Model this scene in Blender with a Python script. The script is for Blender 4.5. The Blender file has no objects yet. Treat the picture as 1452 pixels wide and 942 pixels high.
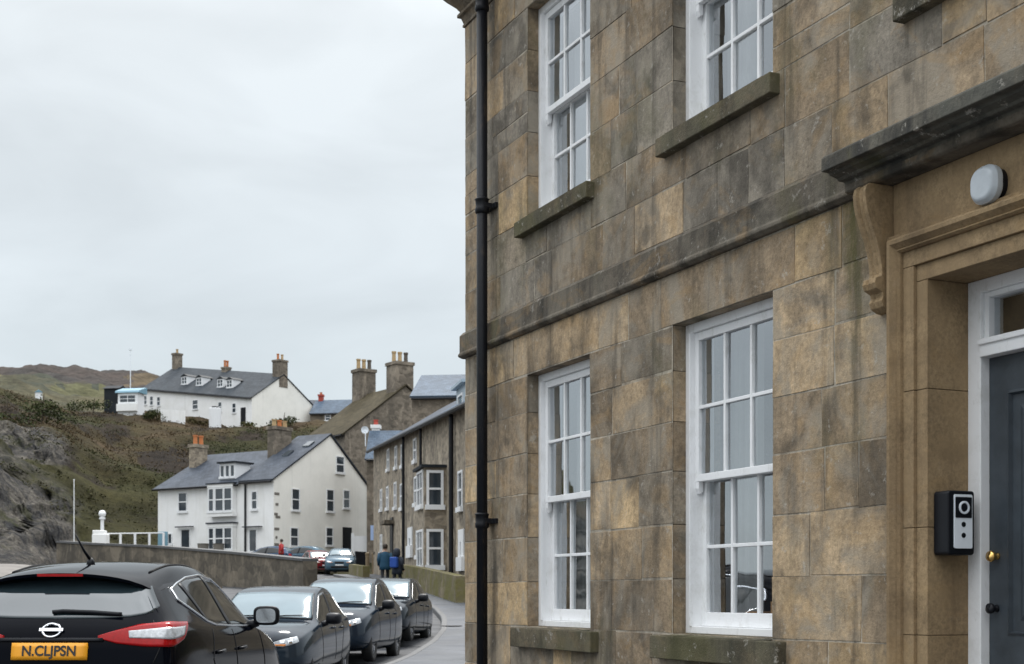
import bpy, bmesh, math, random
from mathutils import Vector, Matrix, noise
from mathutils.bvhtree import BVHTree
R = math.radians
sc = bpy.context.scene
COL = sc.collection

# ------------------------------------------------------------------ camera, sky, sun, exposure
EYE = 1.35
F = 2000.0            # focal length in photo pixels (photo 1452 px wide)
cd = bpy.data.cameras.new('camera'); cam = bpy.data.objects.new('camera', cd); COL.objects.link(cam)
cam.location = (0, 0, EYE); cam.rotation_euler = (R(90), 0, 0)
cd.sensor_width = 36; cd.lens = F / 1452 * 36; cd.shift_y = 372 / 1452
cd.clip_start = 0.05; cd.clip_end = 5000
cd.dof.use_dof = True; cd.dof.focus_distance = 8.5; cd.dof.aperture_fstop = 7.0
sc.camera = cam
SUN_EL, SUN_AZ = 50, 183          # elevation, compass bearing the light comes from (0 = +Y, clockwise)
w = bpy.data.worlds.new('World'); sc.world = w; w.use_nodes = True
nt = w.node_tree; nt.nodes.clear()
def N(nt, t, **k):
    n = nt.nodes.new(t)
    for a, b in k.items(): setattr(n, a, b)
    return n
wo = N(nt, 'ShaderNodeOutputWorld'); bg = N(nt, 'ShaderNodeBackground'); bg.inputs[1].default_value = 0.1
sky = N(nt, 'ShaderNodeTexSky', sky_type='NISHITA', sun_disc=False, sun_elevation=R(SUN_EL), sun_rotation=R(SUN_AZ))
tc = N(nt, 'ShaderNodeTexCoord'); sep = N(nt, 'ShaderNodeSeparateXYZ'); nt.links.new(tc.outputs['Generated'], sep.inputs[0])
rp = N(nt, 'ShaderNodeValToRGB'); nt.links.new(sep.outputs[2], rp.inputs[0])
e = rp.color_ramp.elements
e[0].position = 0.0; e[0].color = (4.5, 4.95, 5.2, 1)
e[1].position = 1.0; e[1].color = (25, 25.8, 26.6, 1)
for p, c in ((.13, (4.95, 5.4, 5.6)), (.22, (5.3, 5.7, 5.9)), (.37, (5.9, 6.25, 6.4)), (.6, (13.5, 13.9, 14.2))):
    q = e.new(p); q.color = (*c, 1)
mp = N(nt, 'ShaderNodeMapping'); mp.inputs['Scale'].default_value = (3, 3, 8); nt.links.new(tc.outputs['Generated'], mp.inputs[0])
ns = N(nt, 'ShaderNodeTexNoise'); ns.inputs['Scale'].default_value = 1.5; ns.inputs['Detail'].default_value = 7; ns.inputs['Distortion'].default_value = .6; ns.inputs['Roughness'].default_value = .5
nt.links.new(mp.outputs[0], ns.inputs['Vector'])
mr = N(nt, 'ShaderNodeMapRange'); mr.inputs[1].default_value = .3; mr.inputs[2].default_value = .7; mr.inputs[3].default_value = .93; mr.inputs[4].default_value = 1.12
nt.links.new(ns.outputs[0], mr.inputs[0])
mu = N(nt, 'ShaderNodeMix', data_type='RGBA', blend_type='MULTIPLY'); mu.inputs[0].default_value = 1
nt.links.new(rp.outputs[0], mu.inputs[6]); nt.links.new(mr.outputs[0], mu.inputs[7])
mx = N(nt, 'ShaderNodeMix', data_type='RGBA'); mx.inputs[0].default_value = .9
nt.links.new(sky.outputs[0], mx.inputs[6]); nt.links.new(mu.outputs[2], mx.inputs[7])
nt.links.new(mx.outputs[2], bg.inputs[0]); nt.links.new(bg.outputs[0], wo.inputs[0])
sd = bpy.data.lights.new('sun', 'SUN'); sd.energy = 1.5; sd.angle = R(14); sd.color = (1, .96, .9)
sun = bpy.data.objects.new('sun', sd); COL.objects.link(sun)
sun.rotation_euler = (R(90 - SUN_EL), 0, R(180 - SUN_AZ) + math.pi)
sun.location = (0, 0, 60)
sc.view_settings.view_transform = 'Standard'; sc.view_settings.look = 'None'
sc.view_settings.exposure = 0.5; sc.view_settings.gamma = 1.0; sc.view_settings.use_curve_mapping = False
sc.cycles.max_bounces = 8; sc.cycles.transparent_max_bounces = 16

# ------------------------------------------------------------------ materials
M = {}
def shader(name):
    m = bpy.data.materials.new(name); m.use_nodes = True
    nt = m.node_tree; b = nt.nodes['Principled BSDF']; M[name] = m
    return m, nt, b
def ramp(nt, src, stops):
    r = N(nt, 'ShaderNodeValToRGB'); nt.links.new(src, r.inputs[0]); e = r.color_ramp.elements
    e[0].position, e[1].position = stops[0][0], stops[-1][0]
    def c4(c): return (c, c, c, 1) if not hasattr(c, '__len__') else (*c, 1)
    e[0].color, e[1].color = c4(stops[0][1]), c4(stops[-1][1])
    for p, c in stops[1:-1]: e.new(p).color = c4(c)
    return r.outputs[0]
def nz(nt, scale, detail=5, rough=.6, stretch=None, coord='Object', dist=0, off=None):
    t = N(nt, 'ShaderNodeTexCoord'); v = t.outputs[coord]
    if off:
        ad = N(nt, 'ShaderNodeVectorMath', operation='ADD'); nt.links.new(v, ad.inputs[0]); nt.links.new(off, ad.inputs[1]); v = ad.outputs[0]
    if stretch:
        m = N(nt, 'ShaderNodeMapping'); m.inputs['Scale'].default_value = stretch; nt.links.new(v, m.inputs[0]); v = m.outputs[0]
    n = N(nt, 'ShaderNodeTexNoise'); n.inputs['Scale'].default_value = scale; n.inputs['Detail'].default_value = detail
    n.inputs['Roughness'].default_value = rough; n.inputs['Distortion'].default_value = dist
    nt.links.new(v, n.inputs['Vector']); return n.outputs[0]
def mix(nt, fac, a, b, mode='MIX'):
    x = N(nt, 'ShaderNodeMix', data_type='RGBA', blend_type=mode)
    for i, v in ((0, fac), (6, a), (7, b)):
        if hasattr(v, 'links'): nt.links.new(v, x.inputs[i])
        elif i == 0: x.inputs[0].default_value = v
        else: x.inputs[i].default_value = (*v, 1)
    return x.outputs[2]
def bump(nt, b, h, strength, dist=.01):
    u = N(nt, 'ShaderNodeBump'); u.inputs['Strength'].default_value = strength; u.inputs['Distance'].default_value = dist
    nt.links.new(h, u.inputs['Height']); nt.links.new(u.outputs[0], b.inputs['Normal'])
def simple(name, col, rough=.5, var=.15, scale=8, metal=0, spec=None, coat=0, bmp=0, bscale=40, coord='Object'):
    m, nt, b = shader(name)
    if var:
        f = ramp(nt, nz(nt, scale, 6, .65, coord=coord), [(.3, 1 - var), (.7, 1 + var)])
        nt.links.new(mix(nt, 1.0, col, f, 'MULTIPLY'), b.inputs['Base Color'])
    else: b.inputs['Base Color'].default_value = (*col, 1)
    b.inputs['Roughness'].default_value = rough; b.inputs['Metallic'].default_value = metal
    if spec is not None: b.inputs['IOR'].default_value = spec
    if coat: b.inputs['Coat Weight'].default_value = coat; b.inputs['Coat Roughness'].default_value = .04
    if bmp: bump(nt, b, nz(nt, bscale, 6, .7), bmp)
    return m
def stone(name, base=None, stain=.55, green=.12, vary=.28, light=.35, grain=30, tint=1.0, bmp=.55, soot=(.046, .04, .032), pale=(.25, .22, .175), warm=.3):
    """weathered sandstone; base None reads the colour of each block from the mesh"""
    m, nt, b = shader(name)
    if base is None:
        a = N(nt, 'ShaderNodeAttribute', attribute_name='Col'); c = a.outputs['Color']
    else:
        c = mix(nt, 0.0, base, base)
    off = None
    if base is None:
        sc3 = N(nt, 'ShaderNodeVectorMath', operation='SCALE'); sc3.inputs[0].default_value = (43, 71, 29); nt.links.new(a.outputs['Alpha'], sc3.inputs['Scale']); off = sc3.outputs[0]
    c = mix(nt, 1.0, c, ramp(nt, nz(nt, 2.6, 8, .66, dist=.8, off=off), [(.33, 1 - vary), (.5, 1.0), (.66, 1 + vary)]), 'MULTIPLY')
    c = mix(nt, 1.0, c, ramp(nt, nz(nt, grain, 8, .8), [(.36, .68), (.5, 1), (.64, 1.27)]), 'MULTIPLY')
    c = mix(nt, ramp(nt, nz(nt, 2.1, 7, .65, (1, 1, .8), dist=1.2, off=off), [(.465, 0), (.6, .72)]), c, pale)
    c = mix(nt, ramp(nt, nz(nt, 2.6, 6, .62, (1, 1.2, 1.4), dist=.9, off=off), [(.54, 0), (.63, warm)]), c, (.33, .205, .085))
    c = mix(nt, ramp(nt, nz(nt, 1.3, 8, .64, (1.2, 1.2, .75), dist=.4), [(.5, 0), (.64, stain * .7)]), c, soot)
    c = mix(nt, ramp(nt, nz(nt, 3.0, 7, .62, (1, 1, .9), dist=.35, off=off), [(.52, 0), (.66, stain * .85)]), c, soot)
    c = mix(nt, ramp(nt, nz(nt, 3.2, 7, .62, (1.6, 1.6, .13), dist=.2), [(.53, 0), (.66, stain * .9)]), c, soot)
    c = mix(nt, ramp(nt, nz(nt, .9, 7, .66, (1, 1, .7)), [(.55, 0), (.64, green * 2.5)]), c, (.085, .08, .03))
    c = mix(nt, ramp(nt, nz(nt, 11, 9, .78), [(.585, 0), (.63, light)]), c, (.38, .355, .31))
    if base is None:   # green damp streak that runs down beside the bracket of the door hood
        t = N(nt, 'ShaderNodeTexCoord'); sp = N(nt, 'ShaderNodeSeparateXYZ'); nt.links.new(t.outputs['Object'], sp.inputs[0])
        fx = ramp(nt, sp.outputs[0], [(0, 0), (1, 1)]).node; nt.links.remove(fx.inputs[0].links[0])
        m1 = N(nt, 'ShaderNodeMapRange'); nt.links.new(sp.outputs[0], m1.inputs[0]); m1.inputs[1].default_value = 4.9; m1.inputs[2].default_value = 5.4; nt.links.new(m1.outputs[0], fx.inputs[0])
        fx.color_ramp.elements[1].color = (0, 0, 0, 1); q = fx.color_ramp.elements.new(.55); q.color = (1, 1, 1, 1)
        m2 = N(nt, 'ShaderNodeMapRange'); nt.links.new(sp.outputs[2], m2.inputs[0]); m2.inputs[1].default_value = 2.2; m2.inputs[2].default_value = 3.6
        g1 = mix(nt, 1, fx.outputs[0], ramp(nt, nz(nt, 4, 8, .7, (2, 2, .4)), [(.4, 0), (.56, 1)]), 'MULTIPLY'); g2 = mix(nt, 1, g1, ramp(nt, m2.outputs[0], [(0, 0), (.55, 1), (.79, 1), (.81, 0)]), 'MULTIPLY')
        c = mix(nt, mix(nt, 1, g2, (.85, .85, .85), 'MULTIPLY'), c, (.07, .064, .022))
    c = mix(nt, 1.0, c, (tint, tint, tint), 'MULTIPLY')
    nt.links.new(c, b.inputs['Base Color']); b.inputs['Roughness'].default_value = .85; b.inputs['IOR'].default_value = 1.35
    h = mix(nt, .5, nz(nt, 7, 9, .7, off=off), nz(nt, 70, 6, .7))
    bump(nt, b, h, bmp, .02)
    return m
stone('ashlar', stain=.72, light=.45, tint=1.3, warm=.26, bmp=.5)
stone('dressed_stone', (.27, .192, .108), stain=.42, green=.02, vary=.2, light=.05, grain=45, bmp=.3, pale=(.27, .19, .105), soot=(.11, .075, .045), warm=.2, tint=1.12)
stone('dark_stone', (.125, .105, .08), stain=.85, green=.2, light=.5, bmp=.5, soot=(.026, .024, .02), pale=(.17, .15, .118), warm=.3)
stone('hood_stone', (.125, .115, .092), stain=.75, green=.45, light=.95, bmp=.5, soot=(.022, .023, .024), pale=(.1, .1, .085), warm=.05)
stone('sill_stone', (.125, .105, .07), stain=.75, green=.22, light=.75, bmp=.6, soot=(.03, .03, .022), pale=(.12, .11, .07), warm=.1)
stone('plain_stone', (.20, .16, .115), stain=.5)
m_, nt_, b_ = shader('white_paint')
c_ = mix(nt_, ramp(nt_, nz(nt_, 5, 9, .72), [(.52, 0), (.66, .4)]), (.84, .845, .85), (.60, .595, .565))
c_ = mix(nt_, ramp(nt_, nz(nt_, 14, 9, .75, (1, 1, .3)), [(.56, 0), (.66, .4)]), c_, (.44, .43, .39))
nt_.links.new(c_, b_.inputs['Base Color']); b_.inputs['Roughness'].default_value = .42; bump(nt_, b_, nz(nt_, 25, 6, .7), .12)
m_, nt_, b_ = shader('black_paint')
c_ = mix(nt_, ramp(nt_, nz(nt_, 9, 9, .75, (1, 1, .4)), [(.55, 0), (.64, .5)]), (.008, .009, .012), (.05, .038, .028))
nt_.links.new(c_, b_.inputs['Base Color']); b_.inputs['Roughness'].default_value = .42; b_.inputs['IOR'].default_value = 1.3; bump(nt_, b_, nz(nt_, 30, 6, .7), .2)
simple('door_paint', (.043, .054, .065), .45, .22, 9, bmp=.12, bscale=30)
simple('brass', (.75, .48, .16), .25, .1, metal=1)
simple('black_plastic', (.008, .009, .012), .4, .15, spec=1.3)
simple('grey_plastic', (.80, .85, .90), .4, .04)
simple('lamp_glass', (.5, .54, .57), .35, .1, 12)
simple('chrome', (.8, .82, .85), .12, 0, metal=1)
simple('dark_interior', (.10, .09, .08), .8, .2)
simple('dim_wall', (.17, .155, .135), .8, .1)
simple('curtain', (.42, .42, .41), .9, .1)
simple('card', (.62, .36, .18), .8, .15)
for n_, c0_ in (('render_white', (.87, .87, .86)), ('render_cream', (.89, .87, .81))):
    m_, nt_, b_ = shader(n_)
    c_ = mix(nt_, ramp(nt_, nz(nt_, .5, 8, .68), [(.45, 0), (.66, .35)]), c0_, (.66, .65, .60))
    c_ = mix(nt_, ramp(nt_, nz(nt_, 1.1, 9, .72, (1.6, 1.6, .1)), [(.55, 0), (.7, .28)]), c_, (.5, .49, .45))
    nt_.links.new(c_, b_.inputs['Base Color']); b_.inputs['Roughness'].default_value = .85; bump(nt_, b_, nz(nt_, 5, 6, .7), .3, .02)
simple('plain_white', (.8, .81, .82), .5, .03)
simple('terracotta', (.48, .17, .06), .8, .2)
simple('buff_pot', (.42, .30, .16), .8, .25)
simple('dark_pot', (.10, .085, .07), .8, .2)
simple('red_pot', (.38, .06, .04), .7, .2)
simple('lead', (.36, .44, .5), .45, .1)
simple('teal_roof', (.16, .30, .38), .5, .1)
simple('tyre', (.012, .012, .012), .8, .1)
simple('rim', (.35, .36, .38), .3, .05, metal=1)
simple('underbody', (.008, .008, .009), .9, 0)
simple('kerb_stone', (.075, .076, .078), .6, .2, 3, bmp=.3)
simple('timber', (.20, .15, .09), .8, .25)
simple('fabric_teal', (.008, .055, .105), .8, .15)
simple('fabric_navy', (.012, .018, .03), .8, .15)
simple('fabric_blue', (.01, .06, .30), .7, .1)
simple('fabric_red', (.35, .02, .02), .7, .1)
simple('skin', (.48, .30, .22), .6, .05)
simple('trousers', (.02, .022, .028), .85, .1)
simple('hair', (.03, .02, .012), .7, .1)
simple('sign_blue', (.42, .56, .85), .5, .03)
simple('bark', (.06, .045, .03), .9, .3)
simple('orange_lens', (.75, .25, .04), .15, 0)
simple('red_lens', (.33, .004, .005), .12, .2, 40, spec=1.35)
simple('clear_lens', (.46, .48, .5), .12, .35, 35, spec=1.7)
simple('plate_yellow', (.80, .34, .012), .4, .03)
simple('plate_white', (.75, .76, .76), .4, .03)
simple('plate_black', (.012, .012, .012), .5, 0)
def paint(name, col, metal=0, rough=.09, ior=1.38):
    m = simple(name, col, rough, .1, 2, metal=metal, spec=ior); return m
paint('paint_black', (.002, .0028, .0055), ior=1.16); paint('paint_navy', (.010, .018, .03), ior=1.4); paint('paint_slate', (.018, .027, .038), ior=1.4)
paint('paint_blue', (.065, .12, .165), .2, .2); paint('paint_red', (.17, .010, .013)); paint('paint_dark', (.009, .014, .02), ior=1.4); paint('paint_royal', (.03, .06, .11), .2, .2)
def glass_dark(name, col, ior, rough=.06):
    m, nt, b = shader(name)
    c = mix(nt, ramp(nt, nz(nt, 1.6, 2, .5), [(.35, 0), (.7, 1)]), col, tuple(v * 1.3 for v in col))
    nt.links.new(c, b.inputs['Base Color']); b.inputs['Roughness'].default_value = rough; b.inputs['IOR'].default_value = ior
glass_dark('car_glass_dark', (.006, .009, .010), 1.55)
glass_dark('car_glass_rear', (.02, .032, .038), 2.0, .06)
glass_dark('windscreen', (.115, .165, .19), 1.6, .1)
glass_dark('far_glass', (.035, .045, .055), 1.7, .08)
def pane_glass():
    m, nt, b = shader('pane_glass')
    nt.nodes.remove(b); o = nt.nodes['Material Output']
    t = N(nt, 'ShaderNodeBsdfTransparent'); t.inputs[0].default_value = (.8, .83, .84, 1)
    g = N(nt, 'ShaderNodeBsdfGlossy'); g.inputs['Roughness'].default_value = .02; g.inputs[0].default_value = (.92, .96, 1, 1)
    lw = N(nt, 'ShaderNodeLayerWeight'); lw.inputs[0].default_value = .5
    fr = N(nt, 'ShaderNodeMapRange'); nt.links.new(lw.outputs['Facing'], fr.inputs[0]); fr.inputs[1].default_value = .0; fr.inputs[2].default_value = 1.0
    fr.inputs[3].default_value = .10; fr.inputs[4].default_value = .74
    x = N(nt, 'ShaderNodeMixShader'); nt.links.new(fr.outputs[0], x.inputs[0]); nt.links.new(t.outputs[0], x.inputs[1]); nt.links.new(g.outputs[0], x.inputs[2])
    u = N(nt, 'ShaderNodeBump'); u.inputs['Strength'].default_value = .12; u.inputs['Distance'].default_value = .01
    nt.links.new(nz(nt, 3, 2, .5), u.inputs['Height']); nt.links.new(u.outputs[0], g.inputs['Normal'])
    nt.links.new(x.outputs[0], o.inputs[0])
pane_glass()
def slate(name, col, rough=.5):
    m, nt, b = shader(name)
    t = N(nt, 'ShaderNodeTexCoord'); br = N(nt, 'ShaderNodeTexBrick'); nt.links.new(t.outputs['UV'], br.inputs['Vector'])
    br.inputs['Scale'].default_value = 1; br.inputs['Brick Width'].default_value = .32; br.inputs['Row Height'].default_value = .22; br.inputs['Mortar Size'].default_value = .012
    br.inputs['Color1'].default_value = (.78, .8, .82, 1); br.inputs['Color2'].default_value = (1.2, 1.2, 1.2, 1); br.inputs['Mortar'].default_value = (.55, .55, .55, 1)
    c = mix(nt, 1, col, br.outputs[0], 'MULTIPLY')
    c = mix(nt, 1, c, ramp(nt, nz(nt, .8, 6, .65), [(.3, .75), (.7, 1.25)]), 'MULTIPLY')
    nt.links.new(c, b.inputs['Base Color']); b.inputs['Roughness'].default_value = rough; b.inputs['IOR'].default_value = 1.2
slate('slate', (.058, .068, .086)); slate('slate_blue', (.075, .105, .145), .6); slate('slate_brown', (.07, .058, .036), .9); slate('slate_dark', (.042, .049, .057), .6)
def rubble(name, c1, c2, mort, scale, stain=.5, moss=0):
    m, nt, b = shader(name)
    t = N(nt, 'ShaderNodeTexCoord'); mpn = N(nt, 'ShaderNodeMapping'); mpn.inputs['Scale'].default_value = (1, 1, 1.7); nt.links.new(t.outputs['Object'], mpn.inputs[0])
    v = N(nt, 'ShaderNodeTexVoronoi'); v.inputs['Scale'].default_value = scale; nt.links.new(mpn.outputs[0], v.inputs['Vector'])
    v2 = N(nt, 'ShaderNodeTexVoronoi', feature='DISTANCE_TO_EDGE'); v2.inputs['Scale'].default_value = scale; nt.links.new(mpn.outputs[0], v2.inputs['Vector'])
    sp = N(nt, 'ShaderNodeSeparateColor'); nt.links.new(v.outputs['Color'], sp.inputs[0])
    c = mix(nt, sp.outputs[0], c1, c2)
    c = mix(nt, ramp(nt, v2.outputs[0], [(.02, .35), (.07, 0)]), c, mort)
    c = mix(nt, 1, c, ramp(nt, nz(nt, 6, 7, .7), [(.3, .75), (.7, 1.25)]), 'MULTIPLY')
    c = mix(nt, ramp(nt, nz(nt, .5, 7, .65, (1, 1, .35)), [(.48, 0), (.66, stain)]), c, (.04, .036, .03))
    c = mix(nt, ramp(nt, nz(nt, 1.1, 8, .72, (1, 1, .6), dist=.8), [(.53, 0), (.62, .5)]), c, tuple(v * 1.7 for v in c2))
    if moss: c = mix(nt, ramp(nt, nz(nt, 1.6, 7, .65), [(.5 - moss * .12, 0), (.58, .9)]), c, (.11, .10, .015))
    nt.links.new(c, b.inputs['Base Color']); b.inputs['Roughness'].default_value = .9
    bump(nt, b, v2.outputs[0], .5, .03)
rubble('terrace_stone', (.16, .132, .10), (.35, .295, .22), (.33, .29, .235), 3.4)
rubble('gable_stone', (.11, .092, .071), (.23, .193, .15), (.17, .146, .115), 2.6)
rubble('sea_wall_stone', (.065, .056, .043), (.15, .127, .096), (.08, .07, .055), 1.5, .8)
rubble('mossy_stone', (.12, .10, .06), (.17, .14, .09), (.10, .08, .05), 2.4, .4, 1)
def asphalt(name, col, rough, sc_=1.0):
    m, nt, b = shader(name)
    c = mix(nt, 1, col, ramp(nt, nz(nt, .6, 6, .6), [(.3, .75), (.7, 1.3)]), 'MULTIPLY')
    c = mix(nt, 1, c, ramp(nt, nz(nt, 60, 5, .7), [(.3, .7), (.7, 1.3)]), 'MULTIPLY')
    nt.links.new(c, b.inputs['Base Color'])
    nt.links.new(ramp(nt, nz(nt, .8, 5, .6), [(.35, rough - .18), (.65, rough + .12)]), b.inputs['Roughness'])
    b.inputs['IOR'].default_value = 1.35; bump(nt, b, nz(nt, 90, 4, .7), .25, .006)
asphalt('asphalt', (.042, .044, .049), .6); asphalt('paving', (.075, .081, .093), .55)
def land(name):
    m, nt, b = shader(name)
    a = N(nt, 'ShaderNodeAttribute', attribute_name='Col'); c = a.outputs['Color']
    c = mix(nt, 1, c, ramp(nt, nz(nt, .22, 8, .68), [(.3, .5), (.7, 1.5)]), 'MULTIPLY')
    c = mix(nt, 1, c, ramp(nt, nz(nt, 1.2, 8, .72), [(.3, .6), (.7, 1.4)]), 'MULTIPLY')
    rock = ramp(nt, nz(nt, .55, 10, .76, (1.5, 1, .55), dist=1.0), [(.36, (.022, .023, .027)), (.46, (.052, .05, .048)), (.54, (.088, .08, .07)), (.66, (.165, .15, .128))])
    rock = mix(nt, 1, rock, ramp(nt, nz(nt, 2.4, 8, .75, (1, 1, 2.2), dist=.5), [(.36, .35), (.5, 1), (.64, 1.5)]), 'MULTIPLY')
    rock = mix(nt, ramp(nt, nz(nt, .3, 7, .7), [(.55, 0), (.64, .7)]), rock, (.05, .052, .022))
    inv = N(nt, 'ShaderNodeMath', operation='SUBTRACT'); inv.inputs[0].default_value = 1; nt.links.new(a.outputs['Alpha'], inv.inputs[1])
    c = mix(nt, inv.outputs[0], c, rock)
    nt.links.new(c, b.inputs['Base Color']); b.inputs['Roughness'].default_value = 1; b.inputs['IOR'].default_value = 1.2
    bump(nt, b, nz(nt, .8, 9, .75), .9, .6)
land('land')
def leafmat(name):
    m, nt, b = shader(name)
    a = N(nt, 'ShaderNodeAttribute', attribute_name='Col')
    nt.links.new(a.outputs['Color'], b.inputs['Base Color']); b.inputs['Roughness'].default_value = .9; b.inputs['IOR'].default_value = 1.25
leafmat('leaf')
simple('shingle', (.17, .155, .14), .9, .25, .8, bmp=.5)
m_, nt_, b_ = shader('sea'); b_.inputs['Base Color'].default_value = (.05, .075, .085, 1); b_.inputs['Roughness'].default_value = .15
bump(nt_, b_, nz(nt_, .8, 6, .6), .5, .2)

# ------------------------------------------------------------------ mesh helpers
class MB:
    def __init__(s, T=None): s.v = []; s.f = []; s.c = []; s.uv = {}; s.T = T
    def p(s, co):
        co = s.T(co) if s.T else co
        s.v.append(tuple(co)); return len(s.v) - 1
    def face(s, pts, col=None, uv=None):
        i = [s.p(q) for q in pts]; s.f.append(i); s.c.append(col)
        if uv: s.uv[len(s.f) - 1] = uv
    def fi(s, idx, col=None): s.f.append(list(idx)); s.c.append(col)
    def box(s, x0, x1, y0, y1, z0, z1, col=None):
        k = [s.p((x, y, z)) for z in (z0, z1) for y in (y0, y1) for x in (x0, x1)]
        for q in ((0, 2, 3, 1), (4, 5, 7, 6), (0, 1, 5, 4), (2, 6, 7, 3), (0, 4, 6, 2), (1, 3, 7, 5)): s.fi([k[j] for j in q], col)
        return s
    def prism(s, poly, h0, h1, ax):
        """poly in the two other axes, extruded along ax ('x','y','z')"""
        def P(a, b, h): return {'x': (h, a, b), 'y': (a, h, b), 'z': (a, b, h)}[ax]
        n = len(poly); A = [s.p(P(a, b, h0)) for a, b in poly]; B = [s.p(P(a, b, h1)) for a, b in poly]
        s.fi(A); s.fi(B[::-1])
        for i in range(n): s.fi((A[i], B[i], B[(i + 1) % n], A[(i + 1) % n]))
        return s
    def tube(s, pts, r, n=8, cap=True):
        pts = [Vector(q) for q in pts]; rings = []; rr = r if hasattr(r, '__len__') else [r] * len(pts)
        for i, q in enumerate(pts):
            d = (pts[min(i + 1, len(pts) - 1)] - pts[max(i - 1, 0)]).normalized()
            u = d.orthogonal().normalized() if abs(d.z) > .9 else d.cross(Vector((0, 0, 1))).normalized(); w_ = d.cross(u)
            rings.append([s.p(q + (u * math.cos(a) + w_ * math.sin(a)) * rr[i]) for a in [2 * math.pi * k / n for k in range(n)]])
        for a, b in zip(rings, rings[1:]):
            for k in range(n): s.fi((a[k], a[(k + 1) % n], b[(k + 1) % n], b[k]))
        if cap: s.fi(rings[0][::-1]); s.fi(rings[-1])
        return s
    def lathe(s, prof, c=(0, 0, 0), n=20, ax='z'):
        rings = []
        for r_, h in prof:
            ring = []
            for k in range(n):
                a = 2 * math.pi * k / n; x, y = r_ * math.cos(a), r_ * math.sin(a)
                q = {'z': (x, y, h), 'y': (x, h, y), 'x': (h, x, y)}[ax]
                ring.append(s.p((q[0] + c[0], q[1] + c[1], q[2] + c[2])))
            rings.append(ring)
        for a, b in zip(rings, rings[1:]):
            for k in range(n): s.fi((a[k], a[(k + 1) % n], b[(k + 1) % n], b[k]))
        s.fi(rings[0][::-1]); s.fi(rings[-1]); return s
    def grid(s, rows, col=None):
        I = [[s.p(q) for q in r_] for r_ in rows]
        for a, b in zip(I, I[1:]):
            for k in range(len(a) - 1): s.fi((a[k], a[k + 1], b[k + 1], b[k]), col)
        return s
    def build(s, name, mat, parent=None, smooth=False, bevel=0, seg=2, fix=True):
        me = bpy.data.meshes.new(name); me.from_pydata(s.v, [], s.f)
        if any(c is not None for c in s.c):
            at = me.color_attributes.new('Col', 'FLOAT_COLOR', 'CORNER'); li = 0
            for f, c in zip(s.f, s.c):
                for _ in f: c_ = c or (.2, .16, .12); at.data[li].color = c_ if len(c_) == 4 else (*c_, 1); li += 1
        if s.uv:
            ul = me.uv_layers.new(name='UVMap'); li = 0
            for fi_, f in enumerate(s.f):
                u = s.uv.get(fi_)
                for k in range(len(f)):
                    if u: ul.data[li].uv = u[k]
                    li += 1
        if fix:
            bm = bmesh.new(); bm.from_mesh(me); bmesh.ops.recalc_face_normals(bm, faces=bm.faces); bm.to_mesh(me); bm.free()
        if smooth: me.polygons.foreach_set('use_smooth', [True] * len(me.polygons))
        me.materials.append(M[mat] if isinstance(mat, str) else mat)
        o = bpy.data.objects.new(name, me); COL.objects.link(o)
        if parent: o.parent = parent
        if bevel:
            b = o.modifiers.new('edge', 'BEVEL'); b.width = bevel; b.segments = seg; b.limit_method = 'ANGLE'; b.angle_limit = R(40)
        return o
def tag(o, label, cat, group=None, kind=None):
    o['label'] = label; o['category'] = cat
    if group: o['group'] = group
    if kind: o['kind'] = kind
    return o
def thing(name, label, cat, loc=(0, 0, 0), rz=0, group=None):
    o = bpy.data.objects.new(name, None); COL.objects.link(o); o.empty_display_size = .3
    o.location = loc; o.rotation_euler = (0, 0, rz); return tag(o, label, cat, group)
def struct(o): o['kind'] = 'structure'; return o
def at(px, y, D): return Vector(((px - 726) / F * D, D, EYE + (843 - y) * D / F))   # where a photo point lies at depth D
def lerp(a, b, t): return a + (b - a) * t
def pl(x, tab):
    if x <= tab[0][0]: return tab[0][1]
    for (a, b), (c, d) in zip(tab, tab[1:]):
        if x <= c: return lerp(b, d, (x - a) / (c - a))
    return tab[-1][1]
rnd = random.Random(7)

# ------------------------------------------------------------------ ground, road, pavement
ROADZ = [(-40, 0), (18, 0), (21, .05), (25, .12), (30, .25), (37, .62), (45, 1.05), (52, 1.4), (60, 1.72), (75, 2.2), (87, 2.62), (96, 3.5), (105, 4.5)]
def gz(y): return pl(y, ROADZ)
KERB = [(-15, -1.9), (12, -1.95), (16, -2.1), (19, -2.3), (22, -2.2), (25, -1.93), (29, -1.76), (33, -1.68), (37, -1.85), (41, -2.3), (45, -2.9), (50, -3.8), (58, -5.3), (66, -7.0), (74, -8.8), (80, -10.2)]
def kx(y): return pl(y, KERB)
ys = [-15 + i * 1.5 for i in range(68)]
mb = MB()
mb.grid([[(x, y, gz(y) - .05 - max(0, -x - 34) * .09) for x in [-140, -90, -60, -48, -40, -34, -26, -20, -14, -9, -4, 0, 5, 12, 25, 60, 120]] for y in ys], (.13, .115, .10))
struct(mb.build('ground', 'land'))
mb = MB(); mb.grid([[(lerp(kx(y) - 6.6, kx(y), t), y, gz(y) + .0) for t in (0, .25, .5, .75, 1)] for y in ys if y <= 86]); struct(mb.build('road', 'asphalt'))
mb = MB()
yk = [y for y in ys if y <= 80]
mb.grid([[(kx(y) + dx, y, gz(y) + dz) for dx, dz in ((0, -.05), (0.01, .115), (.03, .13), (.15, .13), (.15, -.05))] for y in yk])
struct(mb.build('kerb', 'kerb_stone'))
mb = MB(); mb.grid([[(lerp(kx(y) + .152, 14, t ** 2), y, gz(y) + .126) for t in (0, .2, .4, .6, .8, 1)] for y in yk]); struct(mb.build('pavement', 'paving'))
mb = MB(); c = at(640, 897, 34)
mb.lathe([(.0, 0), (.26, 0), (.27, .006), (.24, .01), (0, .01)], (c.x, 34, gz(34) + .127), 20)
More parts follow.
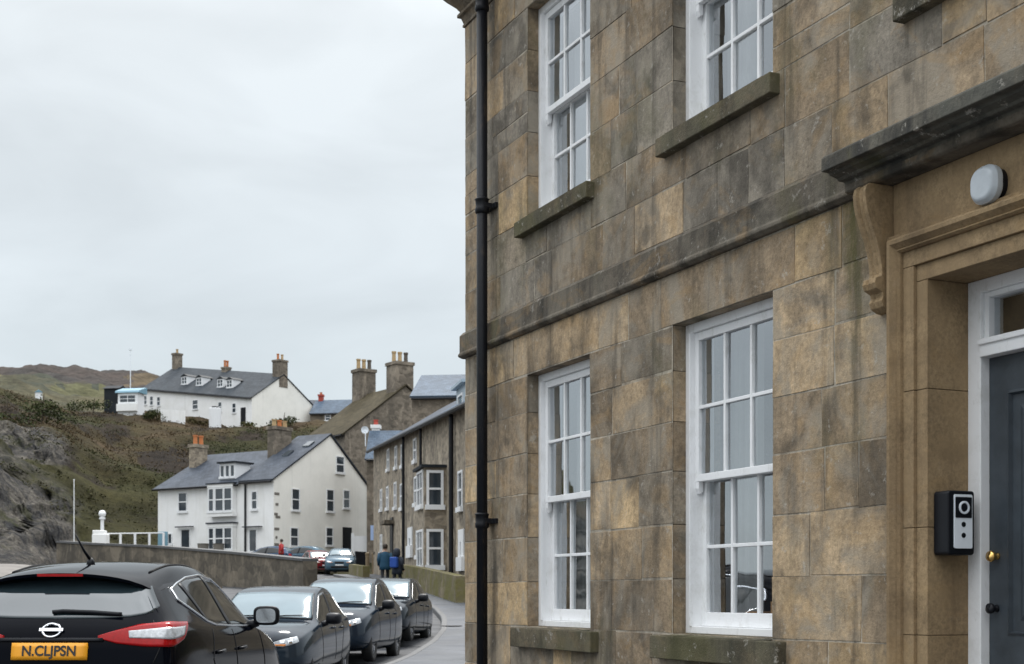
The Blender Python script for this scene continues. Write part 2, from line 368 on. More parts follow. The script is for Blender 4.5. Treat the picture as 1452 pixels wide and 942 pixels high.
tag(mb.build('manhole_cover', 'black_plastic'), 'round dark drain cover set in the wet pavement', 'drain cover')
mb = MB(); mb.grid([[(-46 + 21 * i / 10, 73 + 15 * j / 8, gz(73 + 15 * j / 8) + .12 + .62 * math.sin(math.pi * j / 8) * min(1, i / 2, (10 - i) / 2) + .08 * math.sin(i * 1.7 + j)) for i in range(11)] for j in range(9)])
struct(mb.build('beach', 'shingle', smooth=True))
mb = MB(); mb.face([(-900, -200, -2.6), (-46, -200, -2.6), (-46, 86, -2.6), (-900, 86, -2.6)]); struct(mb.build('sea', 'sea'))

# ------------------------------------------------------------------ hill behind the village
DK = [86, 96, 105, 112, 125, 140, 155, 170, 180, 195, 250, 350, 470, 700, 1000]
TZ = {
    -1500: [0, 2, 5, 8, 12, 15, 18, 21, 22, 24, 32, 47, 62, 66, 45], -500: [2.4, 5, 10, 13, 16, 18.5, 21, 24, 25.5, 28, 36, 53, 72, 70, 50],
    0: [3.0, 5.6, 11, 14, 17, 19.5, 22.5, 25.4, 27, 29.5, 38, 56, 76, 72, 50], 60: [2.8, 4.0, 8.5, 12, 16, 18.5, 21, 23.8, 25.2, 27.5, 37, 55, 77, 72, 50],
    90: [2.6, 3.6, 6.0, 10, 15, 18, 20.8, 23.3, 24.6, 26.5, 36, 54, 76.8, 72, 50], 118: [2.6, 3.5, 5.0, 8.6, 13.4, 17, 20.2, 23, 24.4, 26, 35.3, 53, 77, 72, 50],
    150: [2.5, 3.4, 4.6, 7.2, 12, 16, 19.5, 22.5, 24.2, 25.8, 34.8, 52, 76, 72, 50], 200: [2.5, 3.4, 4.5, 6.4, 11, 15, 18.6, 22, 24.6, 25.6, 33, 50, 76, 72, 50],
    250: [2.5, 3.4, 4.5, 6.2, 10.5, 14.6, 18.3, 21.8, 24.2, 25.3, 32, 48, 73, 68, 50], 300: [2.5, 3.4, 4.5, 6, 10, 14.2, 18, 21.5, 23.8, 25, 31, 44, 64, 60, 40],
    400: [2.5, 3.4, 4.4, 5.8, 9.5, 13.8, 17.5, 20.7, 23, 24, 29, 40, 58, 55, 40], 470: [2.5, 3.4, 4.4, 5.8, 9.5, 13.5, 17, 20.5, 23, 24, 28, 37, 50, 48, 40],
    530: [2.5, 3.4, 4.3, 5.5, 9, 12.5, 16, 19, 21, 22, 26, 34, 45, 45, 40], 2900: [2.5, 3.4, 4.3, 5.5, 9, 12.5, 16, 19, 21, 22, 26, 34, 45, 45, 40]}
KX = sorted(TZ)
def tz(px, D):
    cols = [(k, pl(D, list(zip(DK, TZ[k])))) for k in KX]
    return pl(px, cols)
def fb(x, y, z, s, o=4): return noise.fractal(Vector((x * s, y * s, z * s)), 1.0, 2.0, o)
GREEN, OLIVE, BRACK, HEATH, GRASS, ROCK, RUST = (.031, .032, .012), (.043, .039, .016), (.058, .04, .022), (.027, .021, .016), (.092, .09, .045), (.15, .15, .148), (.13, .07, .034)
def cmix(a, b, t): t = max(0, min(1, t)); return tuple(lerp(p, q, t) for p, q in zip(a, b))
def landcol(px, D, X, z, steep):
    n1 = fb(X, D, 0, .035) ; n2 = fb(X + 50, D, 3, .09); n3 = fb(X, D + 70, 9, .16)
    c = cmix(OLIVE, GREEN, .5 + n2)
    c = cmix(c, BRACK, (n1 - .02) * 2.6)
    c = cmix(c, HEATH, (n3 - .12) * 4.0)
    c = cmix(c, BRACK, (D - 150) / 40 * .42 * (.6 + n2))
    if D > 215:
        far = cmix((.062, .05, .044), (.048, .044, .041), .5 + n1 * 1.5)
        mid = cmix((.05, .054, .04), (.10, .088, .05), .5 + n1 * 2)
        c = cmix(c, mid, (D - 215) / 20)
        c = cmix(c, far, (D - 335 + n1 * 40) / 25)
        if 78 < px + n3 * 25 < 205 and 272 < D + n2 * 14 < 345: c = cmix(c, GRASS, .85)
        if 190 < px + n3 * 30 < 262 and 380 < D < 440: c = cmix(c, (.12, .09, .05), .6)
    rk = (112 - px + n2 * 70) / 24
    rk = 0 if D > 128 else min(1, max(0, rk)) * min(1, max(0, (127 - D + n1 * 34 + n3 * 16) / 9))
    return (*c, 1 - rk)
mb = MB(); Drows = []
d = 86.
while d < 1000:
    Drows.append(d); d += .6 if d < 130 else (2.0 if d < 200 else (5 if d < 480 else 40))
pxs = [-1500, -1000, -700, -500, -350] + list(range(-250, -30, 10)) + [q * 2.5 for q in range(-12, 56)] + list(range(140, 740, 5)) + [800, 900, 1100, 1400, 1800, 2300, 2900]
rows = []; cols = []
for D in Drows:
    r_ = []; cr = []
    for px in pxs:
        X = (px - 726) / F * D; z = tz(px, D); Y = D
        amp = .0 if D < 92 else min(1, (D - 92) / 20)
        cliff = max(0, min(1, (125 - px) / 40)) * max(0, min(1, (131 - D) / 10)) * max(0, min(1, (D - 88) / 5))
        flat = 1 - max(0, min(1, min(px - 140, 460 - px) / 25)) * max(0, min(1, (112 - D) / 4))
        far = 1 + max(0, min(.6, (D - 250) / 90))
        z += amp * flat * (fb(X, D, 0, .05) * 1.2 + fb(X, D, 5, .14) * .8) * far
        if cliff > 0:
            rg = noise.ridged_multi_fractal(Vector((X * .13 + z * .05, D * .05, z * .16)), 1.0, 2.2, 4, 1.0, 2.0)
            z += cliff * (rg - 1.1) * 1.3; X += cliff * fb(X, z, 2, .2) * 1.5; Y += cliff * (fb(X * 1.6, z * .8, 7, .22) * 3.0 + fb(X * 2, z, 4, .6, 5) * 1.3)
        if 0 and D > 420: z += 2.4 * max(0, 1 - abs(px - 112) / 24) ** .6 * max(0, 1 - abs(D - 470) / 45)
        r_.append((X, Y, z)); cr.append(landcol(px, D, X, z, 0))
    rows.append(r_); cols.append(cr)
I = [[mb.p(q) for q in r_] for r_ in rows]
for j in range(len(rows) - 1):
    for i in range(len(pxs) - 1): mb.fi((I[j][i], I[j][i + 1], I[j + 1][i + 1], I[j + 1][i]), cols[j][i])
hill = struct(mb.build('hill', 'land', smooth=True))
HB = BVHTree.FromPolygons([Vector(v) for v in mb.v], mb.f)
def hz(x, y):
    h = HB.ray_cast(Vector((x, y, 300)), Vector((0, 0, -1)))[0]
    return h.z if h else gz(y)
def leafclump(mb, c, rad, n, size, cols, squash=.8, rg=rnd):
    for _ in range(n):
        while True:
            v = Vector((rg.uniform(-1, 1), rg.uniform(-1, 1), rg.uniform(-.3, 1)))
            if v.length < 1: break
        v = v * (.65 + .35 * rg.random()); q = Vector(c) + Vector((v.x * rad, v.y * rad, v.z * rad * squash))
        a = Vector((rg.gauss(0, 1), rg.gauss(0, 1), rg.gauss(0, .6))).normalized(); b = a.orthogonal().normalized(); b.rotate(Matrix.Rotation(rg.uniform(0, 6.3), 3, a))
        s = size * rg.uniform(.6, 1.4); k = rg.choice(cols); t = rg.uniform(.7, 1.3)
        mb.face([q + a * s, q + b * s * .6, q - a * s, q - b * s * .6], tuple(x * t for x in k))
mb = MB(); rg = random.Random(3)
PAL = [[(.027, .03, .011), (.035, .037, .013)], [(.041, .039, .016), (.05, .046, .019)], [(.062, .044, .023), (.074, .052, .027)], [(.028, .034, .013), (.036, .042, .016)]]
for _ in range(5200):
    px = rg.uniform(-60, 640); D = rg.uniform(107, 200)
    if 190 < px < 480 and D > 178: continue
    if px < 95 and D < 122 and rg.random() < .7: continue
    X = (px - 726) / F * D; z = hz(X, D)
    n1 = fb(X, D, 0, .035); n2 = fb(X + 50, D, 3, .09)
    if n2 < -.12 and rg.random() < .6: continue
    p = PAL[2] if n1 > .12 else (PAL[3] if n2 > .25 else PAL[rg.randrange(2)])
    if D > 160 and rg.random() < .5: p = PAL[2]
    r_ = rg.uniform(.5, 1.5) * (1.25 if p is PAL[3] else 1)
    leafclump(mb, (X, D, z - .25), r_, 36, .095, p, .6, rg)
tag(mb.build('hillside_scrub', 'leaf', fix=False), 'olive and brown gorse scrub growing over the steep hillside', 'scrub', kind='stuff')
def bush(c, rad, h, label, cols, group=None, n=420):
    t = thing('shrub', label, 'shrub', (c[0], c[1], hz(c[0], c[1]) - .05), 0, group)
    m = MB(); m.tube([(0, 0, -.3), (.05, 0, h * .4), (.15, .1, h * .7)], [.09, .07, .03], 6); m.build('stem', 'bark', t)
    m = MB()
    for _ in range(7):
        leafclump(m, (rg.uniform(-.65, .65) * rad, rg.uniform(-.5, .5) * rad, rg.uniform(-.1, .38) * h), rad * .5, n // 4, .13, cols, h / rad * .6, rg)
    m.build('foliage', 'leaf', t, fix=False)
DG = [(.03, .04, .016), (.045, .055, .02), (.06, .065, .025)]; RB = [(.16, .085, .03), (.2, .12, .045)]
bush(at(402, 0, 177).xy, 2.2, 2.6, 'dark green shrub against the gable of the white hilltop cottage', DG)
bush(at(345, 0, 176).xy, 2.0, 1.8, 'low olive shrub below the corner of the white hilltop cottage', [(.07, .075, .03), (.09, .09, .03)])
bush(at(222, 0, 174).xy, 2.0, 2.2, 'small dark shrub before the white hilltop cottage near its lean-to end', DG)
bush(at(132, 0, 172).xy, 3.6, 2.8, 'wide dark shrub left of the teal-roofed hut on the hilltop', DG)
bush(at(60, 0, 133).xy, 3.4, 4.2, 'big dark rounded shrub on top of the sea cliff', DG, n=700)
bush(at(427, 0, 118).xy, 1.2, 3.4, 'russet shrub rising behind the slate roof of the white harbour house', RB)
bush(at(281, 0, 177).xy, 2.2, 1.5, 'low brown shrub between the white garden wall and the water tank', [(.06, .05, .022), (.075, .06, .028)])
bush(at(8, 0, 128).xy, 3.0, 3.4, 'dark scrubby shrub at the far left of the cliff edge', DG)

# ------------------------------------------------------------------ the sandstone house
CX, CY = -66 * 4.8 / 817, 4.8 * 2000 / 817
ANG = math.atan2(-2000, 883)
H = thing('stone_house', 'tall weathered sandstone house with white sash windows and a grey front door', 'house', (CX, CY, 0), ANG)
# local frame: x = along the front towards the camera, -y = out of the wall, z = up
SMAX, TOP = 9.2, 6.07
ZC1 = [-.3, .12, .46, .79, 1.11, 1.445, 1.78, 2.106, 2.41, 2.72, 3.0, 3.31]
ZC2 = [3.53, 3.85, 4.17, 4.5, 4.83, 5.14, 5.45, 5.76, TOP]
OPEN = [(1.25, 2.29, 1.11, 3.0), (3.40, 4.47, 1.11, 3.0), (5.60, 6.98, -.3, 3.0), (1.25, 2.29, 4.17, 5.76), (3.40, 4.47, 4.17, 5.76), (5.65, 6.71, 4.17, 5.76), (7.75, 8.8, 1.11, 3.0), (7.75, 8.8, 4.17, 5.76)]
TAN, BRN, GBR, GRY, OCH = (.335, .248, .155), (.232, .175, .115), (.20, .165, .122), (.168, .147, .118), (.36, .26, .15)
def stonecol(s, z):
    k = rnd.random()
    warm = .30 + (.28 if z < 3.3 else 0) + (.22 if s > 4.6 and z < 3.3 else 0)
    if k < warm * .55: c = TAN
    elif k < warm * .72: c = OCH
    elif k < warm + .22: c = BRN
    elif k < warm + .46: c = GBR
    else: c = GRY
    t = rnd.uniform(.74, 1.2); return (*(v * t for v in c), rnd.random())
mb = MB()
def one_stone(a, b, z0, z1):
    col = stonecol((a + b) / 2, (z0 + z1) / 2); g = rnd.uniform(.001, .0036); d0 = rnd.uniform(.0016, .0065); bw = rnd.uniform(.003, .011); j = lambda: rnd.uniform(-.0065, .0065)
    o = [(a + g, .012, z0 + g), (b - g, .012, z0 + g), (b - g, .012, z1 - g), (a + g, .012, z1 - g)]
    f = [(a + g + bw * .5 + j(), -d0, z0 + g + bw * .5 + j()), (b - g - bw * .5 + j(), -d0, z0 + g + bw * .5 + j()), (b - g - bw * .5 + j(), -d0, z1 - g - bw * .5 + j()), (a + g + bw * .5 + j(), -d0, z1 - g - bw * .5 + j())]
    O = [mb.p(q) for q in o]; Fq = [mb.p(q) for q in f]; mb.fi(Fq, col)
    for i in range(4): mb.fi((O[i], O[(i + 1) % 4], Fq[(i + 1) % 4], Fq[i]), col)
for zc in (ZC1, ZC2):
    for z0, z1 in zip(zc, zc[1:]):
        segs = [(0.0, SMAX)]
        for (a, b, c0, c1) in OPEN:
            if c0 < z1 - .01 and c1 > z0 + .01:
                segs = [q for (p, r_) in segs for q in ((p, min(r_, a)), (max(p, b), r_)) if q[1] - q[0] > .01 and not (q[0] >= a - .001 and q[1] <= b + .001)]
        cuts = []
        if z0 in (3.0, 5.76):
            for (a, b, c0, c1) in OPEN:
                if abs(c1 - z0) < .01: cuts += [a - rnd.uniform(.12, .3), b + rnd.uniform(.12, .3)]
        for (p, r_) in sorted(set(segs)):
            xs = [p] + [c for c in sorted(cuts) if p < c < r_] + [r_]
            for a, b in zip(xs, xs[1:]):
                lint = cuts and any(abs(a - c) < .001 for c in cuts[::2])
                x = a
                while x < b - .001:
                    wd = rnd.uniform(.28, .8)
                    if lint or b - x - wd < .22: wd = b - x
                    if rnd.random() < .11 and wd < .7:
                        zm = lerp(z0, z1, rnd.uniform(.42, .58)); one_stone(x, x + wd, z0, zm); one_stone(x, x + wd, zm, z1)
                    else: one_stone(x, x + wd, z0, z1)
                    x += wd
# mortar behind the joints
us = sorted({0, SMAX} | {v for o in OPEN for v in o[:2]}); zs = sorted({-.3, TOP} | {v for o in OPEN for v in o[2:]})
for a, b in zip(us, us[1:]):
    for c0, c1 in zip(zs, zs[1:]):
        if not any(o[0] <= a and b <= o[1] and o[2] <= c0 and c1 <= o[3] for o in OPEN):
            mb.face([(a, -.0006, c0), (b, -.0006, c0), (b, -.0006, c1), (a, -.0006, c1)], (.36, .32, .26, .5))
# window reveals, course by course
for (a, b, c0, c1) in OPEN:
    if c0 < 0: continue
    zc = [z for z in (ZC1 if c1 < 3.3 else ZC2) if c0 - .01 <= z <= c1 + .01]
    for z0, z1 in zip(zc, zc[1:]):
        for x in (a, b):
            col = stonecol(a, z0); mb.face([(x, .004, z0 + .002), (x, .34, z0 + .002), (x, .34, z1 - .002), (x, .004, z1 - .002)], col)
    mb.face([(a, .004, c1), (b, .004, c1), (b, .34, c1), (a, .34, c1)], BRN)
    mb.face([(a, .004, c0), (b, .004, c0), (b, .34, c0), (a, .34, c0)], BRN)
mb.build('front_wall', 'ashlar', H)
# other walls, floors and roof
mb = MB(); mb.box(0.0, .4, .012, 8, -.3, TOP + .5); mb.box(SMAX - .4, SMAX, .012, 8, -.3, TOP + .5); mb.box(.4, SMAX - .4, 7.6, 8, -.3, TOP + .5); mb.build('side_wall', 'plain_stone', H)
mb = MB(); mb.box(.4, SMAX - .4, .42, 7.6, .1, .35); mb.box(.4, SMAX - .4, .42, 7.6, 3.25, 3.5); mb.box(.4, SMAX - .4, .42, 7.6, 6.1, 6.3); mb.box(5.0, 5.12, .42, 7.6, .35, 3.25); mb.box(.4, 5.0, 4.4, 4.5, .35, 3.25); mb.box(.4, SMAX - .4, 4.0, 4.1, 3.5, 6.1); mb.build('inner_wall', 'dim_wall', H)
mb = MB(); mb.prism([(-.2, 6.62), (8.2, 6.62), (4, 9.6)], -.2, SMAX + .2, 'x'); mb.build('roof', 'slate', H)
def moulding(name, prof, s0, s1, mat, ret=0, bevel=.004, parent=H):
    """prof: list of (outward, z); runs along the front from s0 to s1, returning round the left end"""
    m = MB(); k = len(prof)
    A = [m.p((s0 - (n if ret else 0), ret and .3 or .0, z)) for n, z in prof] if ret else None
    Bc = [m.p((s0 - (n if ret else 0), -n, z)) for n, z in prof]; Cc = [m.p((s1, -n, z)) for n, z in prof]
    rings = ([A] if ret else []) + [Bc, Cc]
    for a, b in zip(rings, rings[1:]):
        for i in range(k): m.fi((a[i], a[(i + 1) % k], b[(i + 1) % k], b[i]))
    m.fi(rings[0]); m.fi(rings[-1][::-1])
    return m.build(name, mat, parent, bevel=bevel)
moulding('string_course', [(-.05, 3.312), (.025, 3.312), (.05, 3.33), (.05, 3.35), (.04, 3.36), (.04, 3.50), (.015, 3.53), (-.05, 3.528)], 0, 5.247, 'dark_stone', 1, .006)
moulding('eaves_cornice', [(-.05, 6.072), (.02, 6.072), (.02, 6.09), (.012, 6.10), (.03, 6.15), (.055, 6.16), (.055, 6.185), (.03, 6.195), (.06, 6.24), (.12, 6.30), (.17, 6.36), (.21, 6.37), (.21, 6.5), (.16, 6.6), (-.05, 6.618)], 0, SMAX, 'plain_stone', 1)
moulding('gutter', [(.212, 6.46), (.27, 6.44), (.33, 6.47), (.34, 6.56), (.212, 6.56)], -.2, SMAX, 'black_paint', 0, .004)
m = MB(); m.box(0, .3, -.018, .0, -.2, .12); m.box(.3, 5.3, -.03, .0, -.2, .12); m.build('plinth', 'plain_stone', H, bevel=.006)
# drainpipe
PS = .60; PN = -.10
m = MB(); m.tube([(PS, PN, -.1), (PS, PN, 6.45)], .043, 14)
for z in (1.93, 4.42, 6.02): m.lathe([(.045, z - .06), (.056, z - .05), (.057, z - .02), (.052, z - .01), (.053, z + .045), (.060, z + .052), (.045, z + .065)], (PS, PN, 0), 14)
m.build('drainpipe', 'black_paint', H, smooth=True)
m = MB()
for z in (1.93, 4.42):
    m = MB(); m.prism([(PS - .10, 0), (PS - .10, -.03), (PS - .055, -.031), (PS - .055, PN), (PS + .055, PN), (PS + .055, -.031), (PS + .10, -.03), (PS + .10, 0)], z - .02, z + .02, 'z'); m.build('pipe_bracket', 'black_paint', H, bevel=.003)

def sash(s0, s1, z0, z1, seed):
    rg = random.Random(seed); fr = MB(); y0, y1 = .09, .25
    fw = .075
    fr.box(s0, s0 + fw, y0, y1, z0 + .003, z1); fr.box(s1 - fw, s1, y0, y1, z0 + .003, z1)
    fr.box(s0 + fw, s1 - fw, y0, y1, z1 - .055, z1); fr.box(s0 + fw, s1 - fw, y0 - .0, y1, z0 + .003, z0 + .045)
    for x in (s0 + fw - .018, s1 - fw + .002): fr.box(x, x + .016, y0 - .012, y0 + .004, z0 + .045, z1 - .055)
    w_ = fr.build('window', 'white_paint', H, bevel=.003)
    zm = (z0 + z1) / 2 - .0
    def leaf(name, a, b, c0, c1, yf, br, tr):
        m = MB(); st = .05; bar = .022; yb = yf + .04
        m.box(a, a + st, yf, yb, c0, c1); m.box(b - st, b, yf, yb, c0, c1)
        m.box(a + st, b - st, yf, yb, c0, c0 + br); m.box(a + st, b - st, yf, yb, c1 - tr, c1)
        ia, ib = a + st, b - st; za, zb = c0 + br, c1 - tr
        for k in (1, 2):
            x = lerp(ia, ib, k / 3); m.box(x - bar / 2, x + bar / 2, yf + .006, yb - .006, za, zb)
        zz = (za + zb) / 2
        for k in range(3):
            m.box(lerp(ia, ib, k / 3) + (bar / 2 if k else 0), lerp(ia, ib, (k + 1) / 3) - (bar / 2 if k < 2 else 0), yf + .006, yb - .006, zz - bar / 2, zz + bar / 2)
        if name == 'upper_sash':
            for x in (a + .004, b - st + .004): m.prism([(yf + .002, c0 + .001), (yb - .002, c0 + .001), (yb - .002, c0 - .06), (yf + .016, c0 - .075), (yf + .002, c0 - .04)], x, x + st - .008, 'x')
        m.build(name, 'white_paint', w_, bevel=.0035)
        g = MB(); q = (yf + yb) / 2 + .004
        nx = 3
        for k in range(3):
            for (ga, gb) in ((za, zz), (zz, zb)):
                x0, x1 = lerp(ia, ib, k / 3), lerp(ia, ib, (k + 1) / 3); t1, t2 = rg.uniform(-.003, .003), rg.uniform(-.003, .003)
                g.face([(x0, q + t1, ga), (x1, q - t1, ga), (x1, q - t1 + t2, gb), (x0, q + t1 + t2, gb)])
        g.build('pane', 'pane_glass', w_, fix=False)
    leaf('upper_sash', s0 + fw - .01, s1 - fw + .01, zm - .02, z1 - .056, y0 + .022, .045, .05)
    leaf('lower_sash', s0 + fw - .004, s1 - fw + .004, z0 + .046, zm + .022, y0 + .072, .085, .04)
    # curtains hang inside
    for (ca, cb) in ((s0 + .02, s0 + .34), (s1 - .2, s1 - .0)):
        m = MB(); nn = 28
        m.grid([[(lerp(ca, cb, i / nn), .40 + .028 * math.sin(i * 1.35 + seed) + .01 * math.sin(i * .5), z) for i in range(nn + 1)] for z in (z0 - .03, (z0 + z1) / 2, z1 + .02)])
        m.build('curtain', 'curtain', w_, smooth=True)
    lo_ = z0 < 3; m = MB(); m.box(s0 - (.17 if lo_ else .1), s1 + (.13 if lo_ else .07), -.07, .083, z0 - (.155 if lo_ else .125), z0 - .012)
    m.prism([(-.07, z0 - .011), (.083, z0 - .011), (.083, z0 + .004)], s0 + .002, s1 - .002, 'x')
    m.build('sill', 'sill_stone', w_, bevel=.012, seg=3)
for i, (a, b, c0, c1) in enumerate(OPEN):
    if c0 > 0: sash(a, b, c0, c1, i)
# door surround
m = MB()
s1, s2 = 5.73, 6.85; zt = 2.805
def ring(n0, n1, w0, w1):   # a stepped architrave ring lying between n0 (back) and n1 (face), width w0..w1 from the opening edge
    zj = [.12, .62, 1.16, 1.66, 2.30, zt + w0]
    for za, zb in zip(zj, zj[1:]): m.box(s1 - w1, s1 - w0, -n1, n0, za + .0012, zb - .0012); m.box(s2 + w0, s2 + w1, -n1, n0, za + .0012, zb - .0012)
    m.box(s1 - w1, s2 + w1, -n1, n0, zt + w0 + .0005, zt + w1)
ring(.34, .012, 0, .075); ring(.03, .03, .0755, .15)
m.build('door_surround', 'dressed_stone', H, bevel=.003)
m = MB()   # raised outer roll moulding mitred round the head
prof = [(.15, 0), (.15, .045), (.158, .06), (.168, .05), (.175, .058), (.19, .078), (.207, .08), (.22, .066), (.226, .05), (.238, .052), (.238, 0)]
rings = []
for cx, cz, dx, dz in ((s1, .12, -1, 0), (s1, zt, -1, 1), (s2, zt, 1, 1), (s2, .12, 1, 0)):
    rings.append([m.p((cx + dx * a, -n + .0 if n else .03, cz + dz * a)) for a, n in prof])
for a, b in zip(rings, rings[1:]):
    for i in range(len(prof)): m.fi((a[i], a[(i + 1) % len(prof)], b[(i + 1) % len(prof)], b[i]))
m.build('roll_moulding', 'dressed_stone', H)
m = MB(); m.box(s1 - .24, s2 + .24, -.014, .03, zt + .2385, 3.2985); m.build('frieze', 'dressed_stone', H, bevel=.003)
moulding('bed_moulding', [(-.02, 3.30), (.11, 3.30), (.125, 3.306), (.13, 3.312), (.13, 3.343), (-.02, 3.343)], 5.27, 7.31, 'dark_stone', 0, .003)
moulding('door_hood', [(-.02, 3.3445), (.115, 3.3445), (.12, 3.362), (.155, 3.364), (.165, 3.376), (.205, 3.386), (.215, 3.397), (.255, 3.398), (.255, 3.462), (.24, 3.475), (.05, 3.56), (-.02, 3.56)], 5.25, 7.33, 'hood_stone', 0, .004)
def console(x0, x1):
    m = MB()
    prof = [(a_ * .76, 3.2985 - (3.205 - b_) * 1.01) for a_, b_ in [(0, 3.205), (.19, 3.205), (.215, 3.19), (.225, 3.16), (.22, 3.12), (.205, 3.07), (.175, 3.01), (.14, 2.95), (.115, 2.89), (.1, 2.83), (.095, 2.79), (.10, 2.776), (.142, 2.766), (.152, 2.742), (.138, 2.716), (.092, 2.70), (.086, 2.68), (.10, 2.66), (.086, 2.632), (.04, 2.614), (0, 2.61)]]
    k = len(prof); xs = [(x0, 1.0), (x0 + .022, 1.0), (x0 + .03, .9), (lerp(x0, x1, .5), .97), (x1 - .03, .9), (x1 - .022, 1.0), (x1, 1.0)]
    I = [[m.p((x, -.002 - n * sc_, z)) for n, z in prof] for x, sc_ in xs]
    for a, b in zip(I, I[1:]):
        for i in range(k): m.fi((a[i], a[(i + 1) % k], b[(i + 1) % k], b[i]))
    m.fi(I[0]); m.fi(I[-1][::-1])
    m.build('console', 'dressed_stone', H, bevel=.003)
console(5.388, 5.483); console(7.097, 7.192)
m = MB(); m.box(5.45, 7.2, -.28, .5, -.1, .13); m.build('doorstep', 'plain_stone', H, bevel=.01)
# door frame, fanlight, door
m = MB(); y0, y1 = .225, .335
m.box(s1, s1 + .085, y0, y1, .131, zt); m.box(s2 - .085, s2, y0, y1, .131, zt); m.box(s1 + .085, s2 - .085, y0, y1, zt - .06, zt)
m.box(s1 + .085, s2 - .085, y0 - .01, y1, 2.445, 2.53); m.box(s1 + .085, s2 - .085, y0 - .022, y0 - .01, 2.50, 2.52)
m.box(s1 + .085, s1 + .115, y0 + .02, y1, 2.53, zt - .06); m.box(s2 - .115, s2 - .085, y0 + .02, y1, 2.53, zt - .06); m.box(s1 + .115, s2 - .115, y0 + .02, y1, zt - .085, zt - .06)
dfr = m.build('door_frame', 'white_paint', H, bevel=.004)
m = MB(); m.face([(s1 + .11, .28, 2.53), (s2 - .11, .28, 2.53), (s2 - .11, .28, zt - .06), (s1 + .11, .28, zt - .06)]); m.build('fanlight', 'pane_glass', dfr)
m = MB(); da, db, dz0, dz1 = s1 + .088, s2 - .088, .135, 2.443; yd = .275
ip = [(da + .115, (da + db) / 2 - .055), ((da + db) / 2 + .055, db - .115)]; rows_ = [(.36, .98), (1.16, 2.28)]
xs = [da, ip[0][0], ip[0][1], ip[1][0], ip[1][1], db]; zz = [dz0, rows_[0][0], rows_[0][1], rows_[1][0], rows_[1][1], dz1]
for i in range(5):
    for j in range(5):
        if i in (1, 3) and j in (1, 3):
            a, b, c0, c1 = xs[i], xs[i + 1], zz[j], zz[j + 1]
            lv = [(0, yd), (.014, yd - .008), (.022, yd + .012), (.07, yd + .012), (.095, yd + .002)]
            rr = [[m.p(q) for q in ((a + o_, y_, c0 + o_), (b - o_, y_, c0 + o_), (b - o_, y_, c1 - o_), (a + o_, y_, c1 - o_))] for o_, y_ in lv]
            for p_, q_ in zip(rr, rr[1:]):
                for k in range(4): m.fi((p_[k], p_[(k + 1) % 4], q_[(k + 1) % 4], q_[k]))
            m.fi(rr[-1])
        else: m.face([(xs[i], yd, zz[j]), (xs[i + 1], yd, zz[j]), (xs[i + 1], yd, zz[j + 1]), (xs[i], yd, zz[j + 1])])
m.box(da, db, yd + .03, yd + .05, dz0, dz1)
door = m.build('front_door', 'door_paint', H, fix=False)
m = MB(); m.lathe([(.0, 0), (.017, 0), (.016, -.006), (.011, -.012), (.012, -.02), (.022, -.026), (.027, -.038), (.023, -.05), (.0, -.055)], (s1 + .14, yd, 1.525), 18, 'y'); m.build('door_knob', 'brass', door, smooth=True)
m = MB(); m.lathe([(.0, 0), (.018, 0), (.016, -.008), (.012, -.012), (.013, -.024), (.024, -.032), (.024, -.046), (.0, -.05)], (s1 + .135, yd, 1.285), 18, 'y'); m.build('door_latch', 'black_plastic', door, smooth=True)
# doorbell camera box on the reveal, bulkhead lamp on the frieze
ib = thing('door_intercom', 'black door intercom with grey camera panel fixed beside the white door frame', 'intercom', (CX, CY, 0), ANG)
def rrect(a, b, c0, c1, r_, n=6):
    out = []
    for cx, cz, t0 in ((b - r_, c1 - r_, 0), (a + r_, c1 - r_, 90), (a + r_, c0 + r_, 180), (b - r_, c0 + r_, 270)):
        for k in range(n + 1): t = R(t0 + 90 * k / n); out.append((cx + r_ * math.cos(t), cz + r_ * math.sin(t)))
    return out
X0 = s1 + .002; Z0, Z1 = 1.53, 1.825
m = MB(); m.prism(rrect(.02, .175, Z0, Z1, .016), X0, X0 + .10, 'x'); cs = m.build('case', 'black_plastic', ib, bevel=.008, seg=3)
m = MB(); m.prism(rrect(.052, .158, Z0 + .03, Z1 - .018, .008), X0 + .099, X0 + .105, 'x'); m.build('face_plate', 'grey_plastic', ib, bevel=.001)
m = MB(); m.prism(rrect(.058, .152, Z1 - .125, Z1 - .03, .005), X0 + .1048, X0 + .1075, 'x'); m.build('camera_window', 'black_plastic', ib)
m = MB(); m.lathe([(.0, .107), (.030, .107), (.030, .113), (.022, .114), (.021, .109), (.0, .109)], (X0, .105, Z1 - .078), 20, 'x'); m.build('lens_ring', 'grey_plastic', ib, smooth=False)
m = MB(); m.lathe([(.0, .1085), (.0195, .1085), (.019, .111), (.0, .1125)], (X0, .105, Z1 - .078), 20, 'x'); m.build('lens', 'black_plastic', ib)
for z in (Z1 - .155, Z1 - .205):
    m = MB(); m.lathe([(.0, .104), (.012, .104), (.012, .107), (.0, .108)], (X0, .105, z), 16, 'x'); m.build('call_button', 'black_plastic', ib)
bl = thing('wall_lamp', 'oval white bulkhead lamp on the stone frieze above the front door', 'wall lamp', (CX, CY, 0), ANG)
m = MB(); m.prism(rrect(6.1, 6.245, 3.045, 3.185, .06, 8), -.012, -.04, 'y'); m.build('back_plate', 'black_plastic', bl, bevel=.004)
m = MB(); P1, P2, P3 = rrect(6.09, 6.25, 3.033, 3.197, .066, 8), rrect(6.09, 6.25, 3.033, 3.197, .066, 8), rrect(6.107, 6.233, 3.05, 3.18, .05, 8)
rg3 = [[m.p((a, y_, z)) for a, z in P_] for P_, y_ in ((P1, -.041), (P2, -.075), (P3, -.1))]
for a, b in zip(rg3, rg3[1:]):
    for i in range(len(a)): m.fi((a[i], a[(i + 1) % len(a)], b[(i + 1) % len(a)], b[i]))
